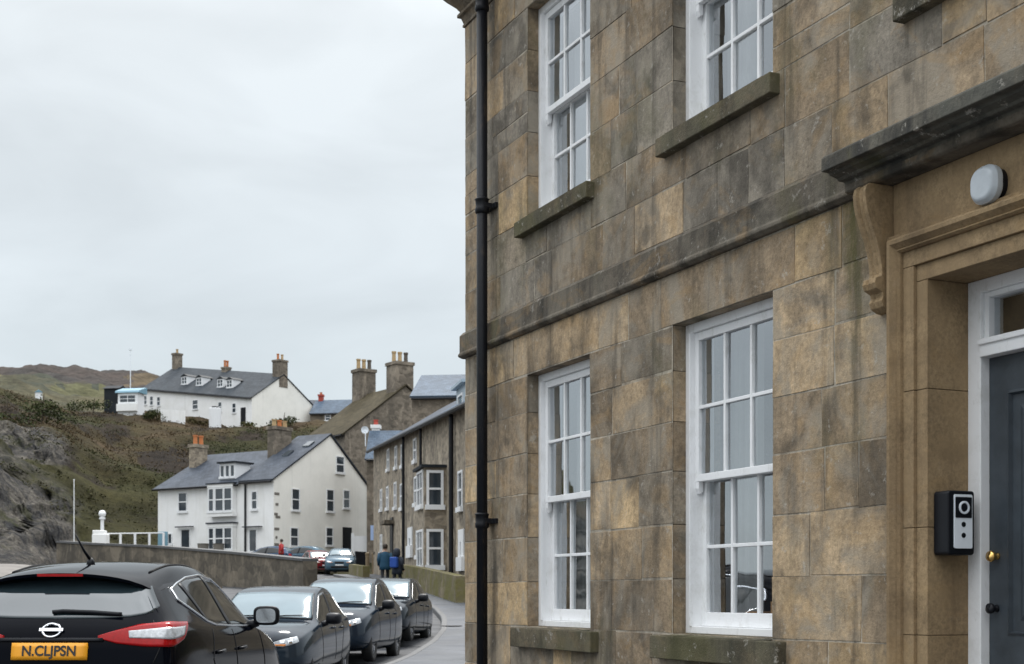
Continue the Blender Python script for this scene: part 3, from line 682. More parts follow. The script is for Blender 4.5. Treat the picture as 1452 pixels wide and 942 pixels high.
m.fi(rg3[0]); m.fi(rg3[-1]); m.build('lamp_cover', 'lamp_glass', bl, bevel=.01, seg=3)
# boxes on the inner sill of the second window
m = MB(); m.box(3.86, 3.98, .22, .32, 1.116, 1.25); b1 = m.build('storage_box', 'card', None, bevel=.005); b1.location = (CX, CY, 0); b1.rotation_euler = (0, 0, ANG)
tag(b1, 'small brown box just inside the right ground-floor sash window', 'box')
m = MB(); m.box(4.12, 4.32, .22, .33, 1.116, 1.31); b1 = m.build('storage_box', 'card', None, bevel=.005); b1.location = (CX, CY, 0); b1.rotation_euler = (0, 0, ANG)
tag(b1, 'taller reddish box inside the right ground-floor sash window beside the smaller one', 'box')

# ------------------------------------------------------------------ background buildings
def bwin(par, o, u, v, w_, h, frame='plain_white', bar='sash', fw=.09, reveal=.05, name='window'):
    """a window on a wall: o = lower centre, u = along unit vector, v = outward unit vector (local)"""
    o, u, v = Vector(o), Vector(u), Vector(v)
    T = lambda q: o + u * q[0] + v * q[1] + Vector((0, 0, q[2]))
    m = MB(T); a = w_ / 2
    m.box(-a, -a + fw, 0, reveal, 0, h); m.box(a - fw, a, 0, reveal, 0, h); m.box(-a + fw, a - fw, 0, reveal, h - fw, h); m.box(-a - .05, a + .05, 0, reveal + .07, -.1, fw * .9)
    if bar == 'sash': m.box(-a + fw, a - fw, .005, reveal * .8, h * .5 - .04, h * .5 + .04)
    if bar == 'cross':
        m.box(-.04, .04, .005, reveal * .8, fw, h - fw)
        m.box(-a + fw, -.04, .005, reveal * .75, h * .5 - .03, h * .5 + .03); m.box(.04, a - fw, .005, reveal * .75, h * .5 - .03, h * .5 + .03)
    f = m.build(name, frame, par)
    m = MB(T); m.face([(-a + fw * .5, .012, fw * .5), (a - fw * .5, .012, fw * .5), (a - fw * .5, .012, h - fw * .5), (-a + fw * .5, .012, h - fw * .5)])
    m.build('pane', 'far_glass', f); return f
def chimney(par, x, y, z0, z1, wx, wy, mat, pots, potmat, ph=.7):
    m = MB(); m.box(x - wx / 2, x + wx / 2, y - wy / 2, y + wy / 2, z0, z1 - .25); m.box(x - wx / 2 - .08, x + wx / 2 + .08, y - wy / 2 - .08, y + wy / 2 + .08, z1 - .25, z1)
    c = m.build('chimney', mat, par)
    for i in range(pots):
        t = (i + .5) / pots - .5; px_, py_ = (x + t * wx, y) if wx > wy else (x, y + t * wy)
        pm = potmat[i % len(potmat)] if isinstance(potmat, (list, tuple)) else potmat
        m = MB(); m.lathe([(.17, z1 - .02), (.15, z1 + ph * .8), (.19, z1 + ph * .85), (.19, z1 + ph), (.11, z1 + ph)], (px_, py_, 0), 10); m.build('chimney_pot', pm, c, smooth=False)
    return c
def gabled(name, label, org, d, L, W, he, hr, wall, roof, shear=0, over=.25, coping=None, deep=3, wr=None, gablemat=None):
    """org = corner between the front (running along d) and the gable; local x along d, +y out of the front"""
    d = Vector((d[0], d[1], 0)).normalized(); t = thing(name, label, 'house', org, math.atan2(d.y, d.x))
    S = lambda q: (q[0], q[1], q[2] + shear * q[0]); wr = wr or W / 2
    m = MB(S)
    m.face([(0, 0, -deep), (L, 0, -deep), (L, 0, he), (0, 0, he)]); m.face([(0, -W, -deep), (L, -W, -deep), (L, -W, he), (0, -W, he)])
    m.face([(L, 0, -deep), (L, -W, -deep), (L, -W, he), (L, -wr, hr), (L, 0, he)])
    g = m if gablemat is None else MB(S)
    g.face([(0, 0, -deep), (0, -W, -deep), (0, -W, he), (0, -wr, hr), (0, 0, he)])
    m.build('wall', wall, t)
    if gablemat: g.build('gable_wall', gablemat, t)
    m = MB(S); th = .12
    for sg, ye, run in ((1, over, wr), (-1, -W - over, W - wr)):
        k = (hr - he) / run; zl = he - k * over + .04; a, b = -.12, L + .12
        sl = math.hypot(run + over, hr - zl)
        P = [(a, ye, zl), (b, ye, zl), (b, -wr, hr + .04), (a, -wr, hr + .04)]
        m.face([(x, y, z + th) for x, y, z in P], None, [(0, 0), (b - a, 0), (b - a, sl), (0, sl)])
        m.face(P, None, [(0, 0)] * 4); m.face([P[0], P[1], (b, ye, zl + th), (a, ye, zl + th)], None, [(0, 0)] * 4)
        for e_ in ((0, 3), (1, 2)): p, q = P[e_[0]], P[e_[1]]; m.face([p, q, (q[0], q[1], q[2] + th), (p[0], p[1], p[2] + th)], None, [(0, 0)] * 4)
    m.build('roof', roof, t, fix=False)
    m = MB(S); m.tube([(0.0, over + .06, he - .16), (L, over + .06, he - .16)], .07, 8); m.build('gutter', 'black_paint', t)
    t['_'] = 0; del t['_']; return t
# --- white harbour house: taller gable block and lower left range in one
FW, GW = (0, 1, 0), (-1, 0, 0)
d = (-.8376, .5463); org = (-16.56, 98, 4.0)
wh = gabled('harbour_house', 'white rendered harbour house with tall plain gable and slate roof above the sea wall', org, d, 3.0, 10.5, 5.35, 8.95, 'render_white', 'slate', wr=6.0, gablemat='render_cream')
def front_px(px, org=org, d=d):
    k = (px - 726) / F; return (k * org[1] - org[0]) / (d[0] - k * d[1])
def gable_px(px, org=org, d=d):
    e_ = (-d[1] * -1, d[0] * -1); e_ = (d[1], -d[0]); k = (px - 726) / F; return (k * org[1] - org[0]) / (e_[0] - k * e_[1])
def zpx_f(px, y):
    t = front_px(px); return EYE + (843 - y) * (org[1] + d[1] * t) / F - org[2]
def zpx_g(px, y):
    t = gable_px(px); return EYE + (843 - y) * (org[1] - d[0] * t) / F - org[2]
m = MB(); x1, x2, he2, hr2, W2, wr2 = 3.0, 11.5, 5.25, 8.05, 10, 5.2
m.face([(x1, -.02, -3), (x2, -.02, -3), (x2, -.02, he2), (x1, -.02, he2)]); m.face([(x1, -W2, -3), (x2, -W2, -3), (x2, -W2, he2), (x1, -W2, he2)])
m.face([(x2, -.02, -3), (x2, -W2, -3), (x2, -W2, he2), (x2, -wr2, hr2), (x2, -.02, he2)]); m.build('range_wall', 'render_white', wh)
m = MB(); k = (hr2 - he2) / wr2
m.face([(x1 + .13, .3, he2 - .12), (x2 + .2, .3, he2 - .12), (x2 + .2, -wr2, hr2 + .05), (x1 + .13, -wr2, hr2 + .05)], None, [(0, 0), (8, 0), (8, 6), (0, 6)])
m.face([(x1 + .13, -W2 - .3, he2 - .12), (x2 + .2, -W2 - .3, he2 - .12), (x2 + .2, -wr2, hr2 + .05), (x1 + .13, -wr2, hr2 + .05)], None, [(0, 0), (8, 0), (8, 6), (0, 6)])
m.build('range_roof', 'slate', wh, fix=False)
m = MB(); m.tube([(x1 + .1, .36, he2 - .2), (x2 + .2, .36, he2 - .2)], .08, 8); m.build('gutter', 'black_paint', wh)
m = MB(); m.tube([(front_px(349), .1, -1), (front_px(349), .1, 5.1)], .07, 8); m.build('downpipe', 'black_paint', wh)
m = MB(); m.tube([(-.1, -10.4, -2), (-.1, -10.4, 5.4)], .09, 8); m.build('downpipe', 'black_paint', wh)
chimney(wh, 11.0, -3.6, 6.0, 8.7, .7, 1.2, 'terrace_stone', 2, 'terracotta', .7)
chimney(wh, 3.3, -4.2, 6.4, 9.6, .8, 1.7, 'gable_stone', 3, ['buff_pot', 'terracotta'], .5)
for px, yb, yt, w_, kind in ((259, 726, 698, .95, 'sash'), (361, 723, 696, .6, 'sash'), (241, 772, 756, .5, None)):
    bwin(wh, (front_px(px), 0 if px > 340 else -.02, zpx_f(px, yb)), (1, 0, 0), FW, w_, zpx_f(px, yt) - zpx_f(px, yb), bar=kind)
for yb, yt in ((726, 692), (780, 748)):     # two-storey canted bay as triple windows
    c = front_px(318); z0, z1 = zpx_f(318, yb), zpx_f(318, yt)
    m = MB(); m.box(c - 1.25, c + 1.25, 0, .45, z0 - .35, z0 - .02); m.box(c - 1.25, c + 1.25, 0, .45, z1 + .02, z1 + .25); m.box(c - 1.2, c + 1.2, 0, .38, z0 - .02, z1 + .02); by = m.build('bay', 'render_white', wh)
    bwin(by, (c - .75, .38, z0), (1, 0, 0), FW, .85, z1 - z0); bwin(by, (c + .1, .38, z0), (1, 0, 0), FW, .9, z1 - z0); bwin(by, (c + .9, .38, z0), (1, 0, 0), FW, .6, z1 - z0)
    m = MB(); m.box(c - 1.35, c + 1.35, 0, .52, z1 + .25, z1 + .34); m.build('bay_roof', 'slate', by)
for px in (263, 359):
    c = front_px(px); z0, z1 = zpx_f(px, 783), zpx_f(px, 750)
    f = bwin(wh, (c, 0 if px > 340 else -.02, z0), (1, 0, 0), FW, 1.0 if px < 300 else .8, z1 - z0, bar=None, name='door')
    m = MB(); m.box(c - .9, c + .8, .06, .3, z1 + .1, z1 + .17); m.build('canopy', 'slate', f)
for px, yb, yt, w_ in ((482, 671, 647, .95), (419, 724, 693, .85), (468, 726, 694, .85), (491, 721, 695, .75), (417, 775, 748, .85), (467, 774, 748, .8)):
    bwin(wh, (0, -gable_px(px), zpx_g(px, yb)), (0, 1, 0), GW, w_, zpx_g(px, yt) - zpx_g(px, yb), fw=.07)
c = gable_px(492); m = MB(); m.box(-.05, 0, -c - .5, -c + .5, zpx_g(492, 790), zpx_g(492, 748)); m.build('back_door', 'black_paint', wh)
m = MB(); kx0, kz = front_px(315), 5.9
m.box(kx0 - .75, kx0 + .75, -2.1, -.55, 5.35, 6.75); dm = m.build('dormer', 'plain_white', wh)
for q in (-.5, 0, .5): bwin(dm, (kx0 + q, -.55, 5.75), (1, 0, 0), FW, .46, .9, bar=None, fw=.07)
m = MB(); m.box(kx0 - .9, kx0 + .9, -2.3, -.35, 6.75, 6.87); m.build('dormer_roof', 'slate_dark', dm)
for u_ in (1.6, .7):
    m = MB(); s_ = 3.2 if u_ > 1 else 4.4; z_ = 5.35 + s_ * .6; m.prism([(-s_ + .3, z_ - .0), (-s_ - .35, z_ + .39), (-s_ - .35, z_ + .49), (-s_ + .3, z_ + .10)], u_ - .3, u_ + .3, 'x'); m.build('skylight', 'far_glass', wh)
for q_, (y_, w_) in enumerate(((700, .5), (715, .42), (729, .34), (733, .6), (750, .5), (762, .3), (772, .45))):
    m = MB(); z_ = zpx_g(390, y_); m.box(-.03, .05, -.06 - w_, -.06 - .12 * (q_ % 2), z_ - .09, z_ + .09); m.build('quoin_stone', 'dim_wall', wh, bevel=.02)
# --- hilltop cottage
d2 = (-.8, .6); org2 = (-33.2, 180, 23.4)
cot = gabled('hilltop_cottage', 'long white hilltop cottage row with dark slate roof and three chimneys', org2, d2, 21.6, 11.1, 3.05, 6.6, 'render_white', 'slate_dark', shear=.14, gablemat='render_cream')
sh = lambda x: .14 * x
chimney(cot, 21.1, -5.5, 8, 11.6, .9, 1.1, 'gable_stone', 1, 'buff_pot', .6); chimney(cot, 11.0, -5.5, 7, 8.7, .9, .9, 'gable_stone', 2, 'terracotta', .9); chimney(cot, .6, -5.5, 5, 8.6, 1.3, 1.5, 'gable_stone', 2, ['buff_pot', 'terracotta'], .8)
def fpx(px, org, d): k = (px - 726) / F; return (k * org[1] - org[0]) / (d[0] - k * d[1])
for px in (263, 284, 314, 327):
    x = fpx(px - 14, org2, d2); m = MB(); m.box(x - .6, x + .6, -2.9, -1.5, 3.8 + sh(x), 5.25 + sh(x)); dm = m.build('dormer', 'plain_white', cot)
    m = MB(); m.prism([(x - .72, 5.25 + sh(x)), (x + .72, 5.25 + sh(x)), (x, 5.6 + sh(x))], -3.4, -1.4, 'y'); m.build('dormer_roof', 'slate_dark', dm)
    bwin(dm, (x, -1.5, 4.2 + sh(x)), (1, 0, 0), FW, 1.1, 1.0, bar='cross')
for px, w_ in ((206, .7), (215, .7), (225, .7), (277, 1.1), (312, .7), (332, .7)):
    x = fpx(px, org2, d2); z = .9 + sh(x); bwin(cot, (x, 0, z), (1, 0, 0), FW, w_, 1.25, bar='sash', fw=.07)
m = MB(); x = fpx(345, org2, d2); m.box(x - .45, x + .45, 0, .05, -.4 + sh(x), 1.7 + sh(x)); m.build('door', 'black_paint', cot)
# hut, tank, mast and garden things on the hill
c = at(181, 581, 176); hut = thing('garden_hut', 'small white hut with teal roof left of the hilltop cottage', 'hut', c, R(170))
m = MB(); m.box(-1.3, 1.3, -2, 0, -1.5, 2.1); m.build('wall', 'plain_white', hut); m = MB(); m.prism([(-2.2, 2.1), (.25, 2.1), (.1, 2.35), (-1.9, 2.95), (-2.2, 2.9)], -1.6, 1.6, 'x'); m.build('roof', 'teal_roof', hut)
m = MB(); m.box(-1.35, 1.35, 0, .35, -.2, .7); m.build('window_box', 'render_white', hut); bwin(hut, (0, .0, .85), (1, 0, 0), (0, 1, 0), 2.2, 1.0, bar='cross')
c = at(158, 570, 180); s_ = thing('shed', 'dark grey shed standing left of the white hut on the hilltop', 'shed', c, R(170))
m = MB(); m.box(-1, 1, -2, 0, -1.5, 1.7); m.build('wall', 'slate_dark', s_); m = MB(); m.prism([(-2.2, 1.7), (.2, 1.7), (-1, 2.2)], -1.15, 1.15, 'x'); m.build('roof', 'slate_dark', s_)
c = at(55, 563, 230); s_ = thing('shed', 'tiny pale blue shed alone on the far hillside', 'shed', (c.x, c.y, hz(c.x, c.y)), .3); s_.scale = (.55, .55, .55)
m = MB(); m.box(-1, 1, -1, 1, -1, 1.8); m.build('wall', 'plain_white', s_); m = MB(); m.prism([(-1.2, 1.8), (1.2, 1.8), (0, 2.6)], -1.2, 1.2, 'y'); m.build('roof', 'teal_roof', s_)
c = at(305, 594, 174); s_ = thing('water_tank', 'white round water tank with dark lid in front of the hilltop cottage', 'tank', (c.x, c.y, c.z))
m = MB(); m.lathe([(.75, -1.5), (.75, 1.25), (.7, 1.3), (.1, 1.32)], n=16); m.build('tank', 'plain_white', s_, smooth=False); m = MB(); m.lathe([(.4, 1.3), (.4, 1.5), (.1, 1.55)], n=12); m.build('lid', 'black_plastic', s_)
a, b = at(228, 586, 174), at(262, 589, 175); m = MB(); m.prism([(a.x, a.y), (b.x, b.y), (b.x, b.y + .3), (a.x, a.y + .3)], a.z - 1.5, a.z + .45, 'z'); tag(m.build('garden_wall', 'render_white'), 'low white garden wall in front of the hilltop cottage', 'wall')
c = at(185, 552, 205); m = MB(); m.tube([(c.x, c.y, hz(c.x, c.y) - .5), (c.x, c.y, at(185, 494, 205).z)], [.09, .05], 6); m.box(c.x - .25, c.x + .25, c.y - .1, c.y + .1, at(185, 497, 205).z, at(185, 494.5, 205).z); tag(m.build('radio_mast', 'grey_plastic'), 'thin pale mast rising against the sky beside the hilltop hut', 'mast')
# houses right of the cottage
h = gabled('roof_cottage', 'low cottage with pale blue slate roof just right of the hilltop gable', (*at(492, 0, 186).xy, 24.0), (-1, .15), 5.0, 6, 1.3, 3.3, 'gable_stone', 'slate_blue'); chimney(h, 4.4, -3, 3, 4.2, .6, .6, 'red_pot', 1, 'terracotta', .3)
bwin(h, (2.6, 0, .3), (1, 0, 0), FW, .8, .8)
h = gabled('back_cottage', 'far cottage with grey roof peeping between hilltop gable and stone chimneys', (*at(478, 0, 205).xy, 25.2), (-1, -.1), 5.5, 6, 2.2, 4.6, 'render_white', 'slate'); bwin(h, (3, 0, .5), (1, 0, 0), FW, .8, 1)
# --- stone gable building with the two big stacks
d3 = (-.555, .832); org3 = (-12.7, 107.2, 5.0)
sg = gabled('stone_gable_house', 'big brown stone gable house with two tall chimney stacks behind the harbour house', org3, d3, 7.4, 10.6, 8.6, 12.6, 'gable_stone', 'slate_brown')
chimney(sg, .95, -5.3, 11, 14.55, 1.5, 1.6, 'gable_stone', 3, ['dark_pot', 'buff_pot', 'buff_pot'], .85); chimney(sg, 7.0, -5.3, 11, 14.8, 1.3, 1.5, 'gable_stone', 3, ['dark_pot', 'buff_pot', 'buff_pot'], .85)
bwin(sg, (0, -3.2, 6.6), (0, 1, 0), GW, .9, 1.3); bwin(sg, (0, -7, 6.6), (0, 1, 0), GW, .9, 1.3)
# --- slate houses filling between
h = gabled('slate_house', 'house with long plain slate roof behind the stone terrace beside a red chimney pot', (-1.6, 92, 3.4), (-1, .12), 5.0, 8, 10.9, 12.8, 'gable_stone', 'slate_blue'); bwin(h, (2, 0, 8), (1, 0, 0), FW, .9, 1.3)
chimney(h, 1.6, -4, 12.2, 14.9, .6, .9, 'gable_stone', 1, 'dark_pot', .35)
h = gabled('small_slate_house', 'low house with blue slate roof squeezed between white gable and stone terrace', (-8.0, 100, 4.0), (-1, .02), 2.3, 5, 7.0, 9.1, 'gable_stone', 'slate_blue')
chimney(h, 2.0, -3.0, 8, 9.7, .55, .7, 'render_white', 1, 'red_pot', .4)
c = at(517, 610, 101); m = MB(); m.lathe([(.02, 0), (.15, .04), (.26, .11), (.27, .125), (.15, .07), (.02, .03)], (0, 0, 0), 16, 'y'); m.tube([(0, .0, 0), (0, .35, -.1), (0, .4, -1.2)], .035, 6)
o = m.build('satellite_dish', 'grey_plastic'); o.location = c; o.rotation_euler = (0, 0, R(195)); tag(o, 'grey satellite dish on the white chimney beside the blue slate roof', 'satellite dish')
# --- stone terrace, three houses on the slope
TD = Vector((-.2019, .9794)); TO = Vector((-1.65, 50)); TA = math.atan2(TD.y, TD.x); SLP = .0497
def tpx(px): k = (px - 726) / F; return (k * TO.y - TO.x) / (TD.x - k * TD.y)
def tzp(s, y): return EYE + (843 - y) * (TO.y + TD.y * s) / F
def terrace(label, a, b, roofmat, hasbay):
    base = 1.2 + SLP * a; t = thing('terraced_house', label, 'house', (TO.x + TD.x * a, TO.y + TD.y * a, base), TA, 'stone terraced houses along the lane')
    S = lambda q: (q[0], q[1], q[2] + SLP * q[0]); Ln = b - a; he, hr, W = 6.85, 9.3, 8.0
    m = MB(S); m.face([(0, 0, -2), (Ln, 0, -2), (Ln, 0, he), (0, 0, he)]); m.face([(0, -W, -2), (Ln, -W, -2), (Ln, -W, he), (0, -W, he)])
    for x in (0, Ln): m.face([(x, 0, -2), (x, -W, -2), (x, -W, he), (x, -W / 2, hr), (x, 0, he)])
    m.build('wall', 'terrace_stone', t)
    m = MB(S)
    for ye in (.3, -W - .3): m.face([(-.01, ye, he - .08), (Ln + .01, ye, he - .08), (Ln + .01, -W / 2, hr + .06), (-.01, -W / 2, hr + .06)], None, [(0, 0), (Ln, 0), (Ln, 4.7), (0, 4.7)])
    m.build('roof', roofmat, t, fix=False)
    m = MB(S); m.tube([(0.0, .36, he - .14), (Ln, .36, he - .14)], .09, 8); m.build('gutter', 'black_paint', t)
    return t, (lambda s_: s_ - a), base, S
def tw(t, fn, base, px, yb, yt, w_, **k):
    s_ = tpx(px); return bwin(t, (fn(s_), 0, tzp(s_, yb) - base), (1, 0, 0), (0, 1, 0), w_, tzp(s_, yt) - tzp(s_, yb), **k)
t, fn, base, S = terrace('near terraced house of brown stone with a two-storey window bay', -6, 10.6, 'slate_blue', True)
x0, x1, dp = fn(4.3), fn(6.6), .85
z_ = lambda s_, y: tzp(s_, y) - base
m = MB(); m.box(x0, x1, 0, dp, -1.5, z_(4.5, 664)); bay = m.build('bay', 'terrace_stone', t)
m = MB(); m.box(x0 - .12, x1 + .1, 0, dp + .14, z_(4.5, 664), z_(4.5, 660)); m.build('bay_roof', 'slate_dark', bay)
for yb, yt in ((720, 668), (805, 751)):
    bwin(bay, (x0, .45, z_(4.5, yb)), (0, -1, 0), (-1, 0, 0), .66, z_(4.5, yt) - z_(4.5, yb), fw=.1); bwin(bay, ((x0 + x1) / 2, dp, z_(5.4, yb)), (1, 0, 0), (0, 1, 0), 1.6, z_(4.5, yt) - z_(4.5, yb), bar='cross')
for s_ in (tpx(645), tpx(601)):
    m = MB(); r_ = .09 if s_ < 5 else .06; m.tube([(fn(s_), .14, -1.2), (fn(s_), .14, 6.7 + SLP * fn(s_))], r_, 8); m.build('drainpipe', 'black_paint', t)
bwin(t, (fn(.8), 0, z_(.8, 806)), (1, 0, 0), (0, 1, 0), 1.1, 1.4, bar=None, frame='plain_white', fw=.45); bwin(t, (fn(1.0), 0, z_(.8, 722)), (1, 0, 0), (0, 1, 0), .9, 1.4)
m = MB(); m.box(fn(5.2), fn(7.4), -2.6, -.9, 6.9 + .3, 8.75); dm = m.build('dormer', 'lead', t); bwin(dm, (fn(6.3), -.9, 7.65), (1, 0, 0), (0, 1, 0), 1.2, .8, bar=None)
m = MB(); m.box(fn(5.0), fn(7.6), -2.8, -.7, 8.75, 8.87); m.build('dormer_roof', 'lead', dm)
chimney(t, fn(1.8), -4, 8, 9.9, .8, 1.2, 'terrace_stone', 2, 'red_pot', .7); 
t, fn, base, S = terrace('middle terraced house of brown stone with a hooded doorway', 10.6, 20.6, 'slate', False)
chimney(t, fn(12.0), -4.0, 7.5, 9.3, .7, .9, 'red_pot', 1, 'plain_white', .7)
tw(t, fn, base, 590, 716, 676, .9); tw(t, fn, base, 570, 722, 686, .9); tw(t, fn, base, 589, 655, 622, .9); tw(t, fn, base, 571, 662, 630, .8)
tw(t, fn, base, 582, 788, 748, 1.5, bar=None, fw=.5, name='door'); tw(t, fn, base, 593, 790, 752, .9)
m = MB(); m.tube([(fn(tpx(576)), .14, -1.2), (fn(tpx(576)), .14, 6.7 + SLP * fn(tpx(576)))], .07, 8); m.build('drainpipe', 'black_paint', t)
t, fn, base, S = terrace('far terraced house of brown stone next to the white harbour house', 20.6, 30.8, 'slate', False)
for px, yb, yt, w_ in ((551, 667, 637, .9), (562, 664, 633, .8), (541, 724, 694, .8), (550, 722, 690, .9), (561, 721, 684, .9), (541, 785, 758, .8)): tw(t, fn, base, px, yb, yt, w_)
s_ = tpx(556); m = MB(); m.box(fn(s_) - .55, fn(s_) + .55, 0, .05, -.5 + SLP * fn(s_), z_(s_, 744) + 1.0 - .65); m.build('door', 'black_paint', t); m = MB(); m.box(fn(s_) - 1, fn(s_) + 1, 0, .5, tzp(s_, 744) - base, tzp(s_, 739) - base); m.build('door_hood', 'dark_stone', t)
# garden wall in front of the terrace, with stump of old gate pier
def wallrun(name, label, pts, th, mat, cop=None, group=None):
    t = thing(name, label, 'wall', (pts[0][0], pts[0][1], pts[0][2]), 0, group); o = Vector(pts[0][:3]); m = MB(); cm = MB()
    for (x0, y0, z0, h0), (x1, y1, z1, h1) in zip(pts, pts[1:]):
        dd = Vector((x1 - x0, y1 - y0)).normalized(); n = Vector((-dd.y, dd.x)) * th / 2
        for M_, e_, lo, hi in ((m, 0, -1.0, 0), (cm, .05, 0, .1)):
            if M_ is cm and not cop: continue
            nn = n * (1 + e_ / th * 2); k = []
            for (x, y, z, h) in ((x0, y0, z0, h0), (x1, y1, z1, h1)):
                for s_ in (1, -1): k += [M_.p((x + nn.x * s_ - o.x, y + nn.y * s_ - o.y, (z - 1 if M_ is m else z + h) - o.z)), M_.p((x + nn.x * s_ - o.x, y + nn.y * s_ - o.y, (z + h if M_ is m else z + h + .1) - o.z))]
            for q in ((0, 1, 3, 2), (4, 6, 7, 5), (0, 4, 5, 1), (2, 3, 7, 6), (1, 5, 7, 3), (0, 2, 6, 4)): M_.fi([k[j] for j in q])
    m.build('wall_body', mat, t)
    if cop: cm.build('coping', cop, t)
    return t
def tp(s_, n): return (TO.x + TD.x * s_ - TD.y * n, TO.y + TD.y * s_ + TD.x * n)
P = []
for s_ in (-6.5, -3, 1, 5, 9, 12):
    x, y = tp(s_, 1.25); P.append((x, y, gz(y) + .1, .85))
wallrun('garden_wall', 'mossy stone garden wall in front of the brown stone terrace', P, .35, 'mossy_stone')
P = []
for s_ in (22, 26, 30):
    x, y = tp(s_, 1.3); P.append((x, y, gz(y) + .1, .6))
wallrun('garden_wall', 'low tan stone wall beside the dark bins at the lane corner', P, .35, 'mossy_stone')
# sea wall, railing, lamp and flagpole before the harbour house
P = []
for px, y, D in ((88, 770, 71), (140, 773, 68.5), (230, 777, 64.5), (340, 786, 58.5), (440, 796, 53.5)):
    c = at(px, y, D); P.append((c.x, c.y, gz(D) - .2, c.z - gz(D) + .2))
wallrun('sea_wall', 'long rough brown stone sea wall running below the white harbour house', P, .6, 'sea_wall_stone', 'kerb_stone')
a, b = at(150, 757, 97.5), at(232, 756, 100); rl = thing('white_railing', 'white railing on the quay left of the harbour house', 'railing', (a.x, a.y, a.z))
m = MB(); m.tube([(0, 0, 0), (b - a)], .05, 6); m.build('rail', 'plain_white', rl)
for i in range(5): 
    m = MB(); q = (b - a) * (i / 4); m.box(q.x - .07, q.x + .07, q.y - .07, q.y + .07, q.z - 1.6, q.z + .02); m.build('post', 'plain_white', rl)
c = at(143, 775, 96.5); m = MB(); m.box(c.x - .5, c.x + .5, c.y - .4, c.y + .4, c.z - 1, c.z + .85); m.box(c.x - .5, c.x + .35, c.y - .3, c.y + .3, c.z + .85, c.z + 1.1)
tag(m.build('quay_block', 'render_white', bevel=.06), 'white painted concrete block at the foot of the white quay lamp', 'block')
c = at(145, 770, 98); lp_ = thing('quay_lamp', 'white lamp post with round top at the left end of the railing', 'lamp post', (c.x, c.y, c.z))
m = MB(); m.lathe([(.22, -1), (.22, .3), (.13, .4), (.12, 1.6), (.22, 1.65), (.22, 1.75), (.1, 1.8)], n=10); m.build('post', 'plain_white', lp_); m = MB(); m.lathe([(.1, 1.78), (.24, 1.9), (.26, 2.05), (.18, 2.22), (.03, 2.27)], n=12); m.build('lamp_head', 'plain_white', lp_, smooth=True)
c = at(105, 776, 94); m = MB(); m.tube([(c.x, c.y, c.z - 1.4), (c.x, c.y, at(105, 682, 94).z)], [.04, .03], 6); m.lathe([(.03, 0), (.06, .05), (.03, .1)], (c.x, c.y, at(105, 682, 94).z), 8); tag(m.build('flagpole', 'plain_white'), 'bare white flagpole standing in front of the cliff', 'flagpole')
c = at(231, 776, 100.5); m = MB(); m.box(c.x - .35, c.x + .35, c.y - .06, c.y + .06, c.z - .3, c.z + 1.1); m.box(c.x - .3, c.x - .22, c.y + .06, c.y + .12, c.z - .3, c.z + 1.0); tag(m.build('notice_board', 'teal_roof', bevel=.02), 'pale blue board at the left corner of the harbour house', 'board')
c = at(288, 782, 100); m = MB()
for q in range(2): m.lathe([(.34, -.6), (.4, .5), (.44, .55), (.36, .55), (.3, .35)], (c.x + q * 1.1, c.y, c.z), 12)
tag(m.build('planter', 'dim_wall'), 'pair of grey tubs against the front of the harbour house', 'planter')
# posts, bins, sign and white gate by the lane corner
c = at(517, 786, 101); gt = thing('yard_gate', 'white boarded yard gate beside the harbour house back door', 'gate', (c.x, c.y, c.z), R(12))
m = MB(); m.box(-.75, .75, -.06, .06, -.8, 1.3); m.build('board_panel', 'plain_white', gt)
for x in (-.85, .85): m = MB(); m.box(x - .1, x + .1, -.1, .1, -1, 1.5); m.build('gate_post', 'plain_white', gt)
c = at(532, 785, 80.5); sn = thing('street_sign', 'small pale blue street sign on a white post by the lane corner', 'sign', (c.x, c.y, c.z))
m = MB(); m.box(-.05, .05, -.05, .05, -1.5, 1.9); m.build('post', 'plain_white', sn); m = MB(); m.box(-.26, .26, -.09, -.05, .75, 1.6); m.build('panel', 'sign_blue', sn)
for px, D, lab in ((512, 82, 'black wheelie bin nearest the blue car at the lane corner'), (539, 80, 'black wheelie bin between the street sign and the person in teal')):
    c = at(px, 0, D); b_ = thing('wheelie_bin', lab, 'bin', (c.x, c.y, gz(D)), R(-80), 'black wheelie bins at the lane corner')
    m = MB(); k = [m.p(q) for q in ((-.26, -.26, .08), (.26, -.26, .08), (.26, .26, .08), (-.26, .26, .08), (-.32, -.34, 1.25), (.32, -.34, 1.25), (.32, .34, 1.25), (-.32, .34, 1.25))]
    for q in ((0, 1, 2, 3), (4, 5, 6, 7), (0, 1, 5, 4), (1, 2, 6, 5), (2, 3, 7, 6), (3, 0, 4, 7)): m.fi([k[j] for j in q])
    m.build('body', 'black_plastic', b_); m = MB(); m.prism([(-.36, 1.25), (.38, 1.25), (.3, 1.36), (-.36, 1.4)], -.35, .35, 'x'); m.build('lid', 'black_plastic', b_)
for px in (521, 530):
    c = at(px, 0, 81); m = MB(); m.lathe([(.11, -.3), (.11, 1.2), (.13, 1.22), (.12, 1.32), (.03, 1.36)], (c.x, c.y, gz(81)), 10)
    tag(m.build('bollard', 'timber'), 'tan wooden bollard left of the black drainpipe at the lane corner' if px < 525 else 'tan wooden bollard directly below the pale blue street sign', 'bollard', 'wooden bollards at the lane corner')

